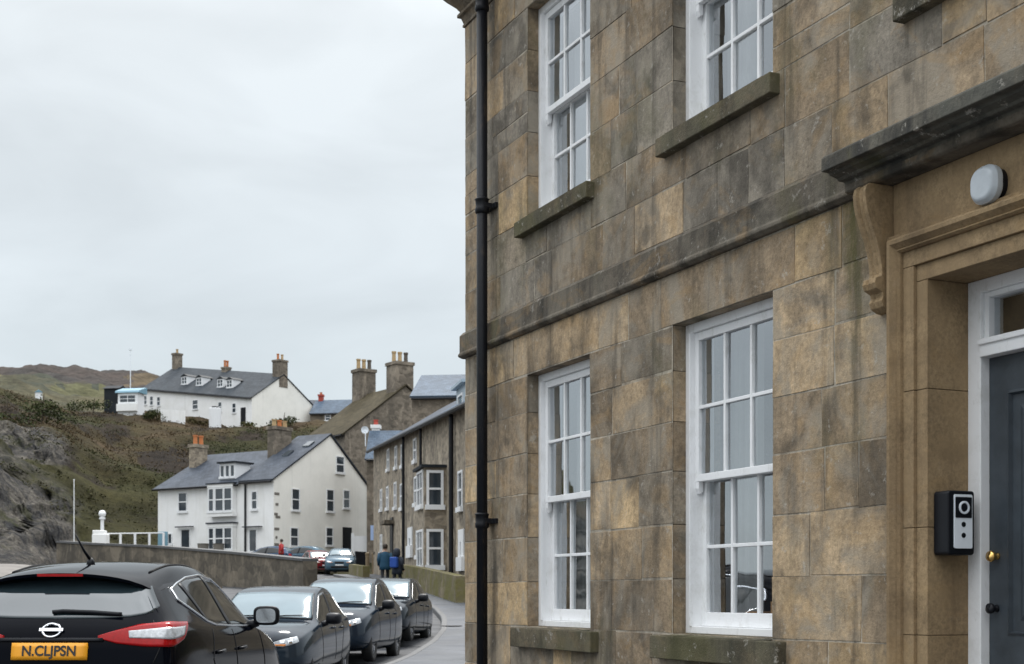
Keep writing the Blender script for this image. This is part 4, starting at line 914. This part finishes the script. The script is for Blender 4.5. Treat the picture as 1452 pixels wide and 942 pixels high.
# ------------------------------------------------------------------ cars
def car(label, loc, head, paintname, kind, scale=(1, 1, 1), hi=False, group='cars parked along the lane', pitch=0):
    t = thing('parked_car', label, 'car', loc, head, group); t.rotation_euler = (0, pitch, head)
    # half-sections, front to rear: x, half width, underside, shoulder z, top half width, top edge z, crown z
    suv = [(2.19, .52, .34, .60, .42, .66, .68), (2.12, .74, .25, .70, .56, .78, .82), (1.90, .85, .2, .80, .64, .90, .95), (1.5, .895, .2, .90, .68, .99, 1.04), (1.05, .90, .2, .99, .70, 1.06, 1.10), (.86, .90, .2, 1.015, .70, 1.095, 1.125),
           (.48, .90, .2, 1.03, .655, 1.31, 1.35), (.08, .90, .2, 1.045, .605, 1.48, 1.525), (-.40, .90, .2, 1.06, .60, 1.545, 1.598), (-.95, .90, .2, 1.085, .595, 1.535, 1.597), (-1.25, .90, .2, 1.10, .59, 1.505, 1.562), (-1.55, .895, .2, 1.12, .585, 1.46, 1.522), (-1.80, .885, .2, 1.13, .59, 1.41, 1.475), (-1.93, .87, .22, 1.13, .64, 1.28, 1.34), (-2.03, .855, .24, 1.12, .67, 1.16, 1.195), (-2.10, .835, .26, 1.06, .66, 1.10, 1.13), (-2.16, .80, .3, .92, .60, .95, .97), (-2.19, .6, .36, .62, .4, .66, .68)]
    sal = [(2.12, .50, .30, .56, .40, .64, .66), (2.06, .72, .22, .64, .54, .73, .76), (1.88, .82, .17, .70, .62, .79, .84), (1.4, .855, .16, .78, .66, .85, .89), (1.05, .86, .16, .83, .68, .885, .915), (.90, .86, .16, .85, .69, .905, .935),
           (.46, .86, .16, .865, .665, 1.14, 1.18), (.02, .86, .16, .88, .63, 1.335, 1.37), (-.5, .86, .16, .90, .625, 1.395, 1.43), (-1.0, .86, .16, .92, .61, 1.41, 1.452), (-1.5, .85, .16, .95, .59, 1.33, 1.38), (-1.8, .84, .18, .96, .60, 1.10, 1.15), (-1.95, .82, .2, .92, .58, .98, 1.0), (-2.06, .78, .26, .76, .54, .80, .82), (-2.1, .6, .32, .56, .4, .6, .62)]
    st = suv if kind == 'suv' else sal
    sx, sy, sz = scale
    rows = []
    for (x, w_, zu, zs, wt, zt_, zc) in st:
        half = [(0, zu), (w_ * .82, zu), (w_ * .975, zu + .10), (w_, lerp(zu, zs, .45)), (w_ * .985, lerp(zu, zs, .80)), (w_ * .945, zs), (lerp(w_ * .93, wt, .06), zs + .02), (wt + .0, zt_), (wt * .85, lerp(zt_, zc, .62)), (wt * .45, lerp(zt_, zc, .93)), (0, zc)]
        full = [(x * sx, -a * sy, b * sz) for a, b in half] + [(x * sx, a * sy, b * sz) for a, b in half[-2:0:-1]]
        rows.append(full)
    m = MB(); I = [[m.p(q) for q in r_] for r_ in rows]; n = len(I[0])
    for a, b in zip(I, I[1:]):
        for k in range(n): m.fi((a[k], a[(k + 1) % n], b[(k + 1) % n], b[k]))
    m.fi(I[0][::-1]); m.fi(I[-1])
    o = m.build('body', paintname, t, smooth=True)
    s_ = o.modifiers.new('s', 'SUBSURF'); s_.levels = 3 if hi else 2; s_.render_levels = s_.levels
    wr = .335 * sz if kind == 'suv' else .31; ax = [(1.32 if kind == 'suv' else 1.30) * sx, (-1.32 if kind == 'suv' else -1.27) * sx]
    cut = MB()
    for x in ax:
        for sgn in (1, -1): cut.lathe([(wr + .045, sgn * .55), (wr + .045, sgn * 1.1)], (x, 0, wr), 28, 'y')
    co = cut.build('arch_cut', 'underbody')
    bo = o.modifiers.new('b', 'BOOLEAN'); bo.operation = 'DIFFERENCE'; bo.object = co; bo.solver = 'EXACT'
    dg = bpy.context.evaluated_depsgraph_get(); me = bpy.data.meshes.new_from_object(o.evaluated_get(dg)); o.modifiers.clear()
    me.materials.clear(); me.materials.append(M[paintname]); o.data = me; me.polygons.foreach_set('use_smooth', [True] * len(me.polygons))
    bpy.data.objects.remove(co)
    bv = BVHTree.FromPolygons([v.co for v in me.vertices], [p.vertices for p in me.polygons])
    def hit(o_, d_):
        h = bv.ray_cast(Vector(o_), Vector(d_).normalized()); return (h[0], h[1]) if h[0] else (None, None)
    def side(x, z, s): return hit((x * sx, s * 3, z * sz), (0, -s, 0))
    def cyl(y, z, s, xc=None):   # seen from front (s=1) or rear (s=-1): rays converge on the axis at xc
        xc = (s * 1.0 if xc is None else xc) * sx; far = s * 5.0
        d_ = Vector((s * 1.25 * sx, y * sy, 0)).normalized(); return hit(Vector((xc, 0, z * sz)) + d_ * 4, -d_)
    def patch(name, rails, fn, mat, parent, off=.006, nu=24, nv=10, th=.012):
        def samp(r_, u):
            L_ = [0]
            for a, b in zip(r_, r_[1:]): L_.append(L_[-1] + math.hypot(b[0] - a[0], b[1] - a[1]))
            d_ = u * L_[-1]
            for i in range(len(r_) - 1):
                if d_ <= L_[i + 1] + 1e-9:
                    q = (d_ - L_[i]) / max(1e-9, L_[i + 1] - L_[i]); return (lerp(r_[i][0], r_[i + 1][0], q), lerp(r_[i][1], r_[i + 1][1], q))
            return r_[-1]
        A, B = rails; m = MB(); top = []; bot = []
        for j in range(nv + 1):
            a_, b_ = [], []
            for i in range(nu + 1):
                p, q = samp(A, i / nu), samp(B, i / nu); v = j / nv; h, nn = fn(lerp(p[0], q[0], v), lerp(p[1], q[1], v))
                if h is None: a_.append(None); b_.append(None)
                else: a_.append(m.p(h + nn * off)); b_.append(m.p(h - nn * th))
            top.append(a_); bot.append(b_)
        for j in range(nv):
            for i in range(nu):
                q = (top[j][i], top[j][i + 1], top[j + 1][i + 1], top[j + 1][i])
                if None not in q: m.fi(q)
        edge = [(0, i) for i in range(nu + 1)] + [(j, nu) for j in range(1, nv + 1)] + [(nv, i) for i in range(nu - 1, -1, -1)] + [(j, 0) for j in range(nv - 1, 0, -1)]
        for (a, b), (c, d_) in zip(edge, edge[1:] + edge[:1]):
            q = (top[a][b], top[c][d_], bot[c][d_], bot[a][b])
            if None not in q and len(set(q)) == 4: m.fi(q)
        return m.build(name, mat, parent, smooth=True)
    def strip(name, pts, fn, r_, mat, parent, off=.004, nseg=6):
        out = []; P_ = []
        for a, b in zip(pts, pts[1:]): P_ += [(lerp(a[0], b[0], k / nseg), lerp(a[1], b[1], k / nseg)) for k in range(nseg)]
        for p in P_ + [pts[-1]]:
            h, nn = fn(*p)
            if h is not None: out.append(h + nn * off)
        m = MB(); m.tube(out, r_, 6); return m.build(name, mat, parent, smooth=True)
    L_ = lambda s: (lambda x, z: side(x, z, s)); FR = lambda y, z: cyl(y, z, 1); RE = lambda y, z: cyl(y, z, -1)
    # wheels
    for x in ax:
        for sgn in (1, -1):
            m = MB(); y0 = sgn * (.68 if kind == 'suv' else .65) * sy; y1 = sgn * (.875 if kind == 'suv' else .835) * sy
            m.lathe([(wr * .62, y0), (wr * .93, y0), (wr, lerp(y0, y1, .15)), (wr, lerp(y0, y1, .85)), (wr * .94, y1), (wr * .64, y1), (wr * .6, lerp(y0, y1, .8))], (x, 0, wr), 28, 'y'); wl = m.build('wheel', 'tyre', t, smooth=True)
            m = MB(); ym = lerp(y0, y1, .86); m.lathe([(wr * .62, lerp(y0, y1, .5)), (wr * .62, ym), (wr * .56, ym + sgn * .006), (wr * .53, ym - sgn * .05), (wr * .12, ym - sgn * .05), (wr * .1, ym), (.01, ym)], (x, 0, wr), 24, 'y')
            for k in range(5):
                a = 2 * math.pi * k / 5; ca, sa = math.cos(a), math.sin(a); pts = [(r_ * ca - q * sa, r_ * sa + q * ca) for r_, q in ((wr * .1, -.025), (wr * .56, -.035), (wr * .56, .035), (wr * .1, .025))]
                m.prism([(x + p, wr + q) for p, q in pts], ym - sgn * .03, ym + sgn * .004, 'y')
            m.build('rim', 'rim', wl)
    m = MB(); m.box(-1.9 * sx, 1.9 * sx, -.62 * sy, .62 * sy, .2 * sz, .36 * sz); m.build('underbody', 'underbody', t)
    mir = []
    if kind == 'suv':
        up = [(-1.47, 1.375), (-1.25, 1.42), (-.95, 1.465), (-.5, 1.49), (-.05, 1.465), (.2, 1.385), (.5, 1.235), (.75, 1.10)]; lo = [(-1.49, 1.29), (-1.25, 1.205), (-1.05, 1.14), (-.8, 1.105), (-.2, 1.085), (.2, 1.08), (.5, 1.072), (.75, 1.065)]
    else:
        up = [(-1.45, 1.14), (-1.2, 1.26), (-.8, 1.33), (-.4, 1.34), (-.05, 1.30), (.2, 1.18), (.5, 1.03), (.76, .91)]; lo = [(-1.45, 1.00), (-1.2, .965), (-.8, .945), (-.4, .93), (-.05, .92), (.2, .91), (.5, .90), (.76, .89)]
    for s in (1, -1):
        wn = patch('side_window', (up, lo), L_(s), 'car_glass_dark', t, .004, 40, 10)
        if kind == 'suv' and hi: strip('chrome_trim', up[::-1] + lo[:4], L_(s), .010, 'chrome', wn, .004, 5); strip('chrome_trim', [(-1.05, 1.14), (-.8, 1.105), (-.2, 1.085), (.5, 1.072), (.75, 1.065)], L_(s), .007, 'chrome', wn)
        k = 1.075 if kind == 'suv' else .905
        pil = [[(-.36, k + .015), (-.46, 1.475 if kind == 'suv' else 1.34)], [(-.24, k + .015), (-.36, 1.47 if kind == 'suv' else 1.34)]]
        patch('door_pillar', pil, L_(s), 'black_plastic', t, .008, 8, 3)
        if kind == 'suv': patch('door_pillar', [[(-1.06, 1.14), (-1.24, 1.41)], [(-1.0, 1.135), (-1.15, 1.43)]], L_(s), 'black_plastic', t, .008, 8, 3)
        zb, zl = (1.06, .38) if kind == 'suv' else (.885, .33)
        for xs_ in ([(.75, zb), (.82, .8), (.8, zl)], [(-.30, zb), (-.3, .7), (-.28, zl)], [(-1.0, zb + .02), (-1.12, .85), (-.92, .6), (-.85, zl)]): strip('door_seam', xs_, L_(s), .0045, 'underbody', t, .0005)
        for xh in (-.12, -.92):
            h, nn = side(xh, .90 if kind == 'suv' else .80, s)
            if h: m = MB(); m.tube([h + nn * .004 + Vector((-.09, 0, 0)), h + nn * .03 + Vector((-.07, 0, 0)), h + nn * .03 + Vector((.07, 0, .006)), h + nn * .004 + Vector((.09, 0, .006))], .013, 8); m.build('door_handle', paintname if kind != 'suv' else 'black_plastic', t, smooth=True)
        # mirror
        zm = (1.135 if kind == 'suv' else .925) * sz; xm = .58 * sx; h, nn = hit((xm, s * 3, zm - .05), (0, -s, 0)); yb = abs(h.y) if h else .8
        m = MB(); cy = s * (yb + .16); wy, hh, dx_ = .115, .085, .10
        prof = [(-.06, .8), (-.055, .96), (-.02, 1.0), (.04, .92), (.08, .7), (.1, .35)]
        rings = []
        for dxp, k in prof:
            rings.append([m.p((xm + dxp, cy + wy * k * math.copysign(abs(math.cos(a)) ** .55, math.cos(a)), zm + .02 + hh * k * math.copysign(abs(math.sin(a)) ** .55, math.sin(a)))) for a in [2 * math.pi * q / 20 for q in range(20)]])
        for a, b in zip(rings, rings[1:]):
            for q in range(20): m.fi((a[q], a[(q + 1) % 20], b[(q + 1) % 20], b[q]))
        m.fi(rings[0]); m.fi(rings[-1])
        m.tube([(xm + .0, cy - s * .08, zm - .04), (xm + .0, s * (yb - .02), zm - .07)], [.035, .045], 8)
        mo = m.build('door_mirror', 'black_plastic', t, smooth=True)
        m = MB(); m.face([(xm - .0615, cy + wy * .74 * math.copysign(abs(math.cos(a)) ** .55, math.cos(a)), zm + .02 + hh * .74 * math.copysign(abs(math.sin(a)) ** .55, math.sin(a))) for a in [2 * math.pi * q / 20 for q in range(20)]]); m.build('mirror_glass', 'chrome', mo)
    # windscreen
    if kind == 'suv': wt_, wb_ = [(-.52, 1.46), (-.3, 1.485), (0, 1.495), (.3, 1.485), (.52, 1.46)], [(-.665, 1.13), (-.35, 1.145), (0, 1.155), (.35, 1.145), (.665, 1.13)]
    else: wt_, wb_ = [(-.575, 1.315), (-.3, 1.33), (0, 1.338), (.3, 1.33), (.575, 1.315)], [(-.69, .935), (-.35, .95), (0, .96), (.35, .95), (.69, .935)]
    WS = lambda y, z: hit((4, y * sy, z * sz), (-1, 0, 0))
    patch('windscreen', (wt_, wb_), WS, 'windscreen', t, .004, 24, 12)
    strip('windscreen_seal', wb_, WS, .016, 'black_plastic', t, .004)
    strip('windscreen_seal', [wb_[-1], wt_[-1]], WS, .011, 'black_plastic', t, .004); strip('windscreen_seal', [wb_[0], wt_[0]], WS, .011, 'black_plastic', t, .004)
    for y0 in (-.5, .1):
        strip('wiper', [(y0, wb_[0][1] + .025), (y0 + .2, wb_[0][1] + .04), (y0 + .5, wb_[0][1] + .045)], WS, .008, 'black_plastic', t, .015)
    # front lamps, grille, plate
    dz = 0 if kind == 'suv' else -.09
    for s in (1, -1):
        hl = patch('headlight', ([(s * .42, .715 + dz), (s * .60, .76 + dz), (s * .92, .80 + dz)], [(s * .42, .68 + dz), (s * .60, .66 + dz), (s * .92, .725 + dz)]), FR, 'clear_lens', t, .008, 14, 8)
        for yy in (.60, .74): patch('lamp_reflector', ([(s * (yy - .045), .742 + dz), (s * (yy + .045), .752 + dz)], [(s * (yy - .045), .695 + dz), (s * (yy + .045), .705 + dz)]), FR, 'chrome', hl, .011, 6, 5)
        patch('indicator_lens', ([(s * .44, .695 + dz), (s * .66, .695 + dz)], [(s * .44, .68 + dz), (s * .64, .67 + dz)]), FR, 'orange_lens', hl, .012, 8, 4)
    patch('grille', ([(-.30, .74 + dz), (.30, .74 + dz)], [(-.26, .62 + dz), (.26, .62 + dz)]), FR, 'underbody', t, .004, 12, 5)
    patch('lower_grille', ([(-.55, .47 + dz), (.55, .47 + dz)], [(-.5, .36 + dz), (.5, .36 + dz)]), FR, 'underbody', t, .004, 12, 5)
    patch('number_plate', ([(-.26, .56 + dz), (.26, .56 + dz)], [(-.26, .49 + dz), (.26, .49 + dz)]), FR, 'plate_white', t, .012, 6, 2)
    # rear
    RX = lambda y, z: hit((-4, y * sy, z * sz), (1, 0, 0))
    if kind == 'suv':
        rt, rb = [(-.59, 1.395), (-.3, 1.445), (0, 1.46), (.3, 1.445), (.59, 1.395)], [(-.685, 1.255), (-.65, 1.21), (-.52, 1.185), (-.3, 1.175), (0, 1.172), (.3, 1.175), (.52, 1.185), (.65, 1.21), (.685, 1.255)]
        patch('rear_window', (rt, rb), RX, 'car_glass_rear', t, .005, 30, 14)
        for s in (1, -1):
            tl = patch('tail_light', ([(s * .36, 1.055), (s * .5, 1.09), (s * .7, 1.13), (s * .95, 1.145), (s * 1.5, 1.14)], [(s * .36, 1.04), (s * .5, 1.005), (s * .7, .985), (s * .95, .98), (s * 1.2, 1.03)]), lambda y, z: cyl(y, z, -1), 'red_lens', t, .012, 34, 10)
            patch('reversing_lens', ([(s * .60, 1.085), (s * .95, 1.108), (s * 1.3, 1.115)], [(s * .60, 1.04), (s * .95, 1.03), (s * 1.2, 1.055)]), lambda y, z: cyl(y, z, -1), 'clear_lens', tl, .016, 20, 6)
        pt = patch('rear_plate', ([(-.26, 1.005), (.26, 1.005)], [(-.26, .893), (.26, .893)]), RX, 'plate_yellow', t, .02, 8, 4)
        patch('tailgate_handle', ([(-.36, 1.04), (.36, 1.04)], [(-.36, 1.018), (.36, 1.018)]), RX, 'black_plastic', t, .014, 10, 3)
        strip('tailgate_seam', [(-.82, 1.16), (-.83, .98), (-.74, .83), (-.3, .79), (.3, .79), (.74, .83), (.83, .98), (.82, 1.16)], RE, .004, 'underbody', t, .001)
        # spoiler over the rear window
        m = MB(); 
        sec = [(-1.50, -.010), (-1.70, -.032), (-1.88, -.060), (-1.95, -.078), (-1.945, -.098), (-1.80, -.12), (-1.55, -.10)]; rr = []
        for k in range(17):
            y = lerp(-.635, .635, k / 16); q_ = abs(y) / .635; zc = 1.552 - .085 * q_ ** 2.2 - .05 * q_ ** 8; pull = .05 * q_ ** 2 + .16 * q_ ** 9
            rr.append([m.p(((a + pull) * sx, y * sy, (zc + b + .012) * sz)) for a, b in sec])
        for a, b in zip(rr, rr[1:]):
            for q in range(len(sec)): m.fi((a[q], a[(q + 1) % len(sec)], b[(q + 1) % len(sec)], b[q]))
        m.fi(rr[0]); m.fi(rr[-1]); sp_ = m.build('spoiler', paintname, t, smooth=True); sp_.data.set_sharp_from_angle(angle=R(24))
        m = MB(); m.box(-1.956 * sx, -1.94 * sx, -.16, .16, 1.463 * sz, 1.482 * sz); m.build('brake_light', 'red_lens', sp_)
        strip('rear_wiper', [(-.46, 1.19), (-.25, 1.205), (-.05, 1.212), (.02, 1.205)], RX, .016, 'black_plastic', t, .02)
        # emblem: ring and bar
        h, nn = RX(0, 1.09)
        eo = h + nn * .012; m = MB(); ex = Vector((0, 1, 0)); ez = nn.cross(ex).normalized()
        m.tube([eo + (ex * math.cos(a) * .062 + ez * math.sin(a) * .05) for a in [2 * math.pi * k / 28 for k in range(29)]], .0085, 8)
        for sg_ in (1,):
            q = [eo + ex * a + ez * b + nn * .004 for a, b in ((-.082, -.011), (.082, -.011), (.082, .011), (-.082, .011))]; q2 = [p + nn * .008 for p in q]; A = [m.p(p) for p in q]; B = [m.p(p) for p in q2]; m.fi(A); m.fi(B)
            for i in range(4): m.fi((A[i], A[(i + 1) % 4], B[(i + 1) % 4], B[i]))
        m.build('emblem', 'chrome', t)
        # aerial
        m = MB(); zz_ = 1.56 * sz; m.lathe([(.035, zz_ - .02), (.03, zz_ + .02), (.014, zz_ + .05)], (-1.28 * sx, 0, 0), 12); m.tube([(-1.28 * sx, 0, zz_ + .03), (-1.34 * sx, .03, zz_ + .1), (-1.42 * sx, .07, zz_ + .22)], [.013, .010, .005], 8); m.build('aerial', 'black_plastic', t, smooth=True)
        # plate lettering
        tx = bpy.data.curves.new('plate_lettering', 'FONT'); tx.body = 'N.CLJPSN'; tx.size = .098; tx.align_x = 'CENTER'; tx.align_y = 'CENTER'; tx.extrude = .0012; tx.offset = .0022
        tmp = bpy.data.objects.new('tmp', tx); COL.objects.link(tmp); dg = bpy.context.evaluated_depsgraph_get(); tm = bpy.data.meshes.new_from_object(tmp.evaluated_get(dg)); bpy.data.objects.remove(tmp); tm.materials.clear(); tm.materials.append(M['plate_black'])
        h, nn = RX(0, .949); lt = bpy.data.objects.new('lettering', tm); COL.objects.link(lt); lt.parent = pt
        nn = nn.normalized(); ex = Vector((0, -1, 0)); up_ = nn.cross(ex).normalized()
        lt.matrix_basis = Matrix((( ex.x, up_.x, nn.x, (h + nn * .0225).x), (ex.y, up_.y, nn.y, (h + nn * .0225).y), (ex.z, up_.z, nn.z, (h + nn * .0225).z), (0, 0, 0, 1))) @ Matrix.Diagonal((.92, 1, 1, 1))
        for s in (1, -1): strip('roof_rail', [(-1.5, 1.545), (-1.0, 1.565), (-.4, 1.57), (.05, 1.52)], lambda x, q, s=s: hit((x * sx, s * .50 * sy, 3), (0, 0, -1)), .009, 'underbody', t, .002)
    else:
        patch('rear_window', ([(-.46, 1.30), (.46, 1.30)], [(-.56, 1.05), (.56, 1.05)]), RX, 'windscreen', t, .005, 16, 10)
        for s in (1, -1): patch('tail_light', ([(s * .5, .88), (s * .95, .9)], [(s * .5, .74), (s * .95, .76)]), RE, 'red_lens', t, .01, 14, 6)
    return t
car('glossy black crossover seen from behind with orange number plate', (-3.115, 11.80, 0), R(88.8), 'paint_black', 'suv', (1, 1, 1.008), hi=True)
car('dark slate car facing us, parked directly behind the black crossover', (-3.52, 21.05, gz(21)), R(-92.4), 'paint_slate', 'saloon', (1, 1.0, 1.0), hi=True, pitch=R(-.6))
car('dark navy car, the taller middle one of the three facing us', (-3.12, 26.0, gz(26)), R(-95), 'paint_navy', 'saloon', (.95, .98, 1.07), hi=True, pitch=R(-1.2))
car('dark car parked farthest up the kerb with amber-edged headlight', (-2.82, 31.2, gz(31.2)), R(-95.5), 'paint_dark', 'saloon', (.93, .98, 1.0), pitch=R(-2.2))
c = at(483, 0, 84); car('pale blue car parked at the top of the lane by the white gable', (c.x, 84, gz(84)), R(-85), 'paint_blue', 'suv', (1, 1, 1), group='cars parked by the harbour house')
c = at(452, 0, 87.5); car('red car partly hidden by the pale blue car near the sea wall end', (c.x, 87.5, gz(87.5)), R(-70), 'paint_red', 'saloon', group='cars parked by the harbour house')
c = at(377, 0, 95); car('royal blue car whose roof shows over the sea wall', (c.x, 95, gz(95) - .25), R(165), 'paint_royal', 'saloon', group='cars parked by the harbour house')
c = at(423, 0, 95); car('silver blue car whose roof shows just left of the red car', (c.x, 95, gz(95) - .25), R(165), 'paint_blue', 'saloon', group='cars parked by the harbour house')

# ------------------------------------------------------------------ people
def person(label, loc, rz, hgt, coat, stride=.12, pack=None, hood=False):
    t = thing('person', label, 'person', loc, rz); k = hgt / 1.75
    V = [(0, 0, .95), (0, 0, 1.15), (0, .01, 1.36), (0, .01, 1.48), (0, .02, 1.56), (0, .02, 1.68),
         (.1, 0, .90), (.11, stride, .50), (.11, stride * .8, .09), (.11, stride * .8 + .14, .04),
         (-.1, 0, .90), (-.11, -stride * .5, .49), (-.11, -stride * 1.6, .11), (-.11, -stride * 1.6 + .13, .04),
         (.19, 0, 1.40), (.25, -.03, 1.14), (.25, .08, .92), (.25, .11, .84), (-.19, 0, 1.40), (-.25, .03, 1.14), (-.24, .12, .93), (-.24, .15, .85)]
    E_ = [(0, 1), (1, 2), (2, 3), (3, 4), (4, 5), (0, 6), (6, 7), (7, 8), (8, 9), (0, 10), (10, 11), (11, 12), (12, 13), (2, 14), (14, 15), (15, 16), (16, 17), (2, 18), (18, 19), (19, 20), (20, 21)]
    rad = [.15, .14, .15, .07, .075, .095, .095, .07, .05, .04, .095, .07, .05, .04, .07, .05, .04, .035, .07, .05, .04, .035]
    me = bpy.data.meshes.new('body'); me.from_pydata([tuple(c * k for c in v) for v in V], E_, []); o = bpy.data.objects.new('body', me); COL.objects.link(o)
    s_ = o.modifiers.new('skin', 'SKIN'); o.modifiers.new('sub', 'SUBSURF').levels = 1
    for i, r_ in enumerate(rad): me.skin_vertices[0].data[i].radius = (r_ * k * (1.15 if i < 3 else 1), r_ * k * (.8 if i < 3 else 1)); me.skin_vertices[0].data[i].use_root = (i == 0)
    dg = bpy.context.evaluated_depsgraph_get(); m2 = bpy.data.meshes.new_from_object(o.evaluated_get(dg)); o.modifiers.clear(); o.data = m2; o.parent = t
    m2.materials.clear()
    for q in ('trousers', 'skin'): m2.materials.append(M[q])
    for p in m2.polygons:
        p.use_smooth = True; p.material_index = 1 if (p.center.z > 1.47 * k or (abs(p.center.x) > .19 * k and p.center.z < .93 * k and p.center.z > .8 * k)) else 0
    # coat: lofted rings with sleeves
    m = MB(); R_ = [(.74, .235, .185), (.9, .225, .175), (1.1, .205, .16), (1.3, .225, .165), (1.41, .20, .13), (1.48, .09, .085)]
    rr = [[m.p((a * k * math.cos(2 * math.pi * q / 18), (.01 + b * math.sin(2 * math.pi * q / 18)) * k, z * k)) for q in range(18)] for z, a, b in R_]
    for a, b in zip(rr, rr[1:]):
        for q in range(18): m.fi((a[q], a[(q + 1) % 18], b[(q + 1) % 18], b[q]))
    m.fi(rr[0]); m.fi(rr[-1])
    for idx in ((14, 15, 16), (18, 19, 20)): m.tube([tuple(c * k for c in V[i]) for i in idx], [.098 * k, .082 * k, .066 * k], 10)
    m.build('coat', coat, t, smooth=True)
    if hood: m = MB(); m.lathe([(.10, 1.46 * k), (.135, 1.52 * k), (.14, 1.64 * k), (.12, 1.74 * k), (.06, 1.80 * k), (.01, 1.81 * k)], (0, -.02 * k, 0), 14); m.build('hood', coat, t, smooth=True)
    else: m = MB(); m.lathe([(.09, 1.60 * k), (.108, 1.66 * k), (.104, 1.74 * k), (.06, 1.795 * k), (.01, 1.80 * k)], (0, -.012 * k, 0), 14); m.build('hair', 'hair', t, smooth=True)
    if pack: m = MB(); m.box(-.17 * k, .17 * k, -.34 * k, -.15 * k, 1.0 * k, 1.44 * k); m.build('backpack', pack, t, bevel=.05, seg=3)
    return t
c = at(546, 0, 57); person('person in a teal coat walking up the lane', (c.x, 57, gz(57)), R(8), 1.75, 'fabric_teal', .12)
c = at(563, 0, 52.5); person('person in a dark hooded coat with blue backpack walking up the lane', (c.x, 52.5, gz(52.5)), R(-25), 1.6, 'fabric_navy', .1, 'fabric_blue', True)
c = at(399, 0, 93); person('person in a red jacket behind the sea wall', (c.x, 93, gz(93) + .05), R(120), 1.7, 'fabric_red', .1)
print('SCENE BUILT', len(bpy.data.objects))
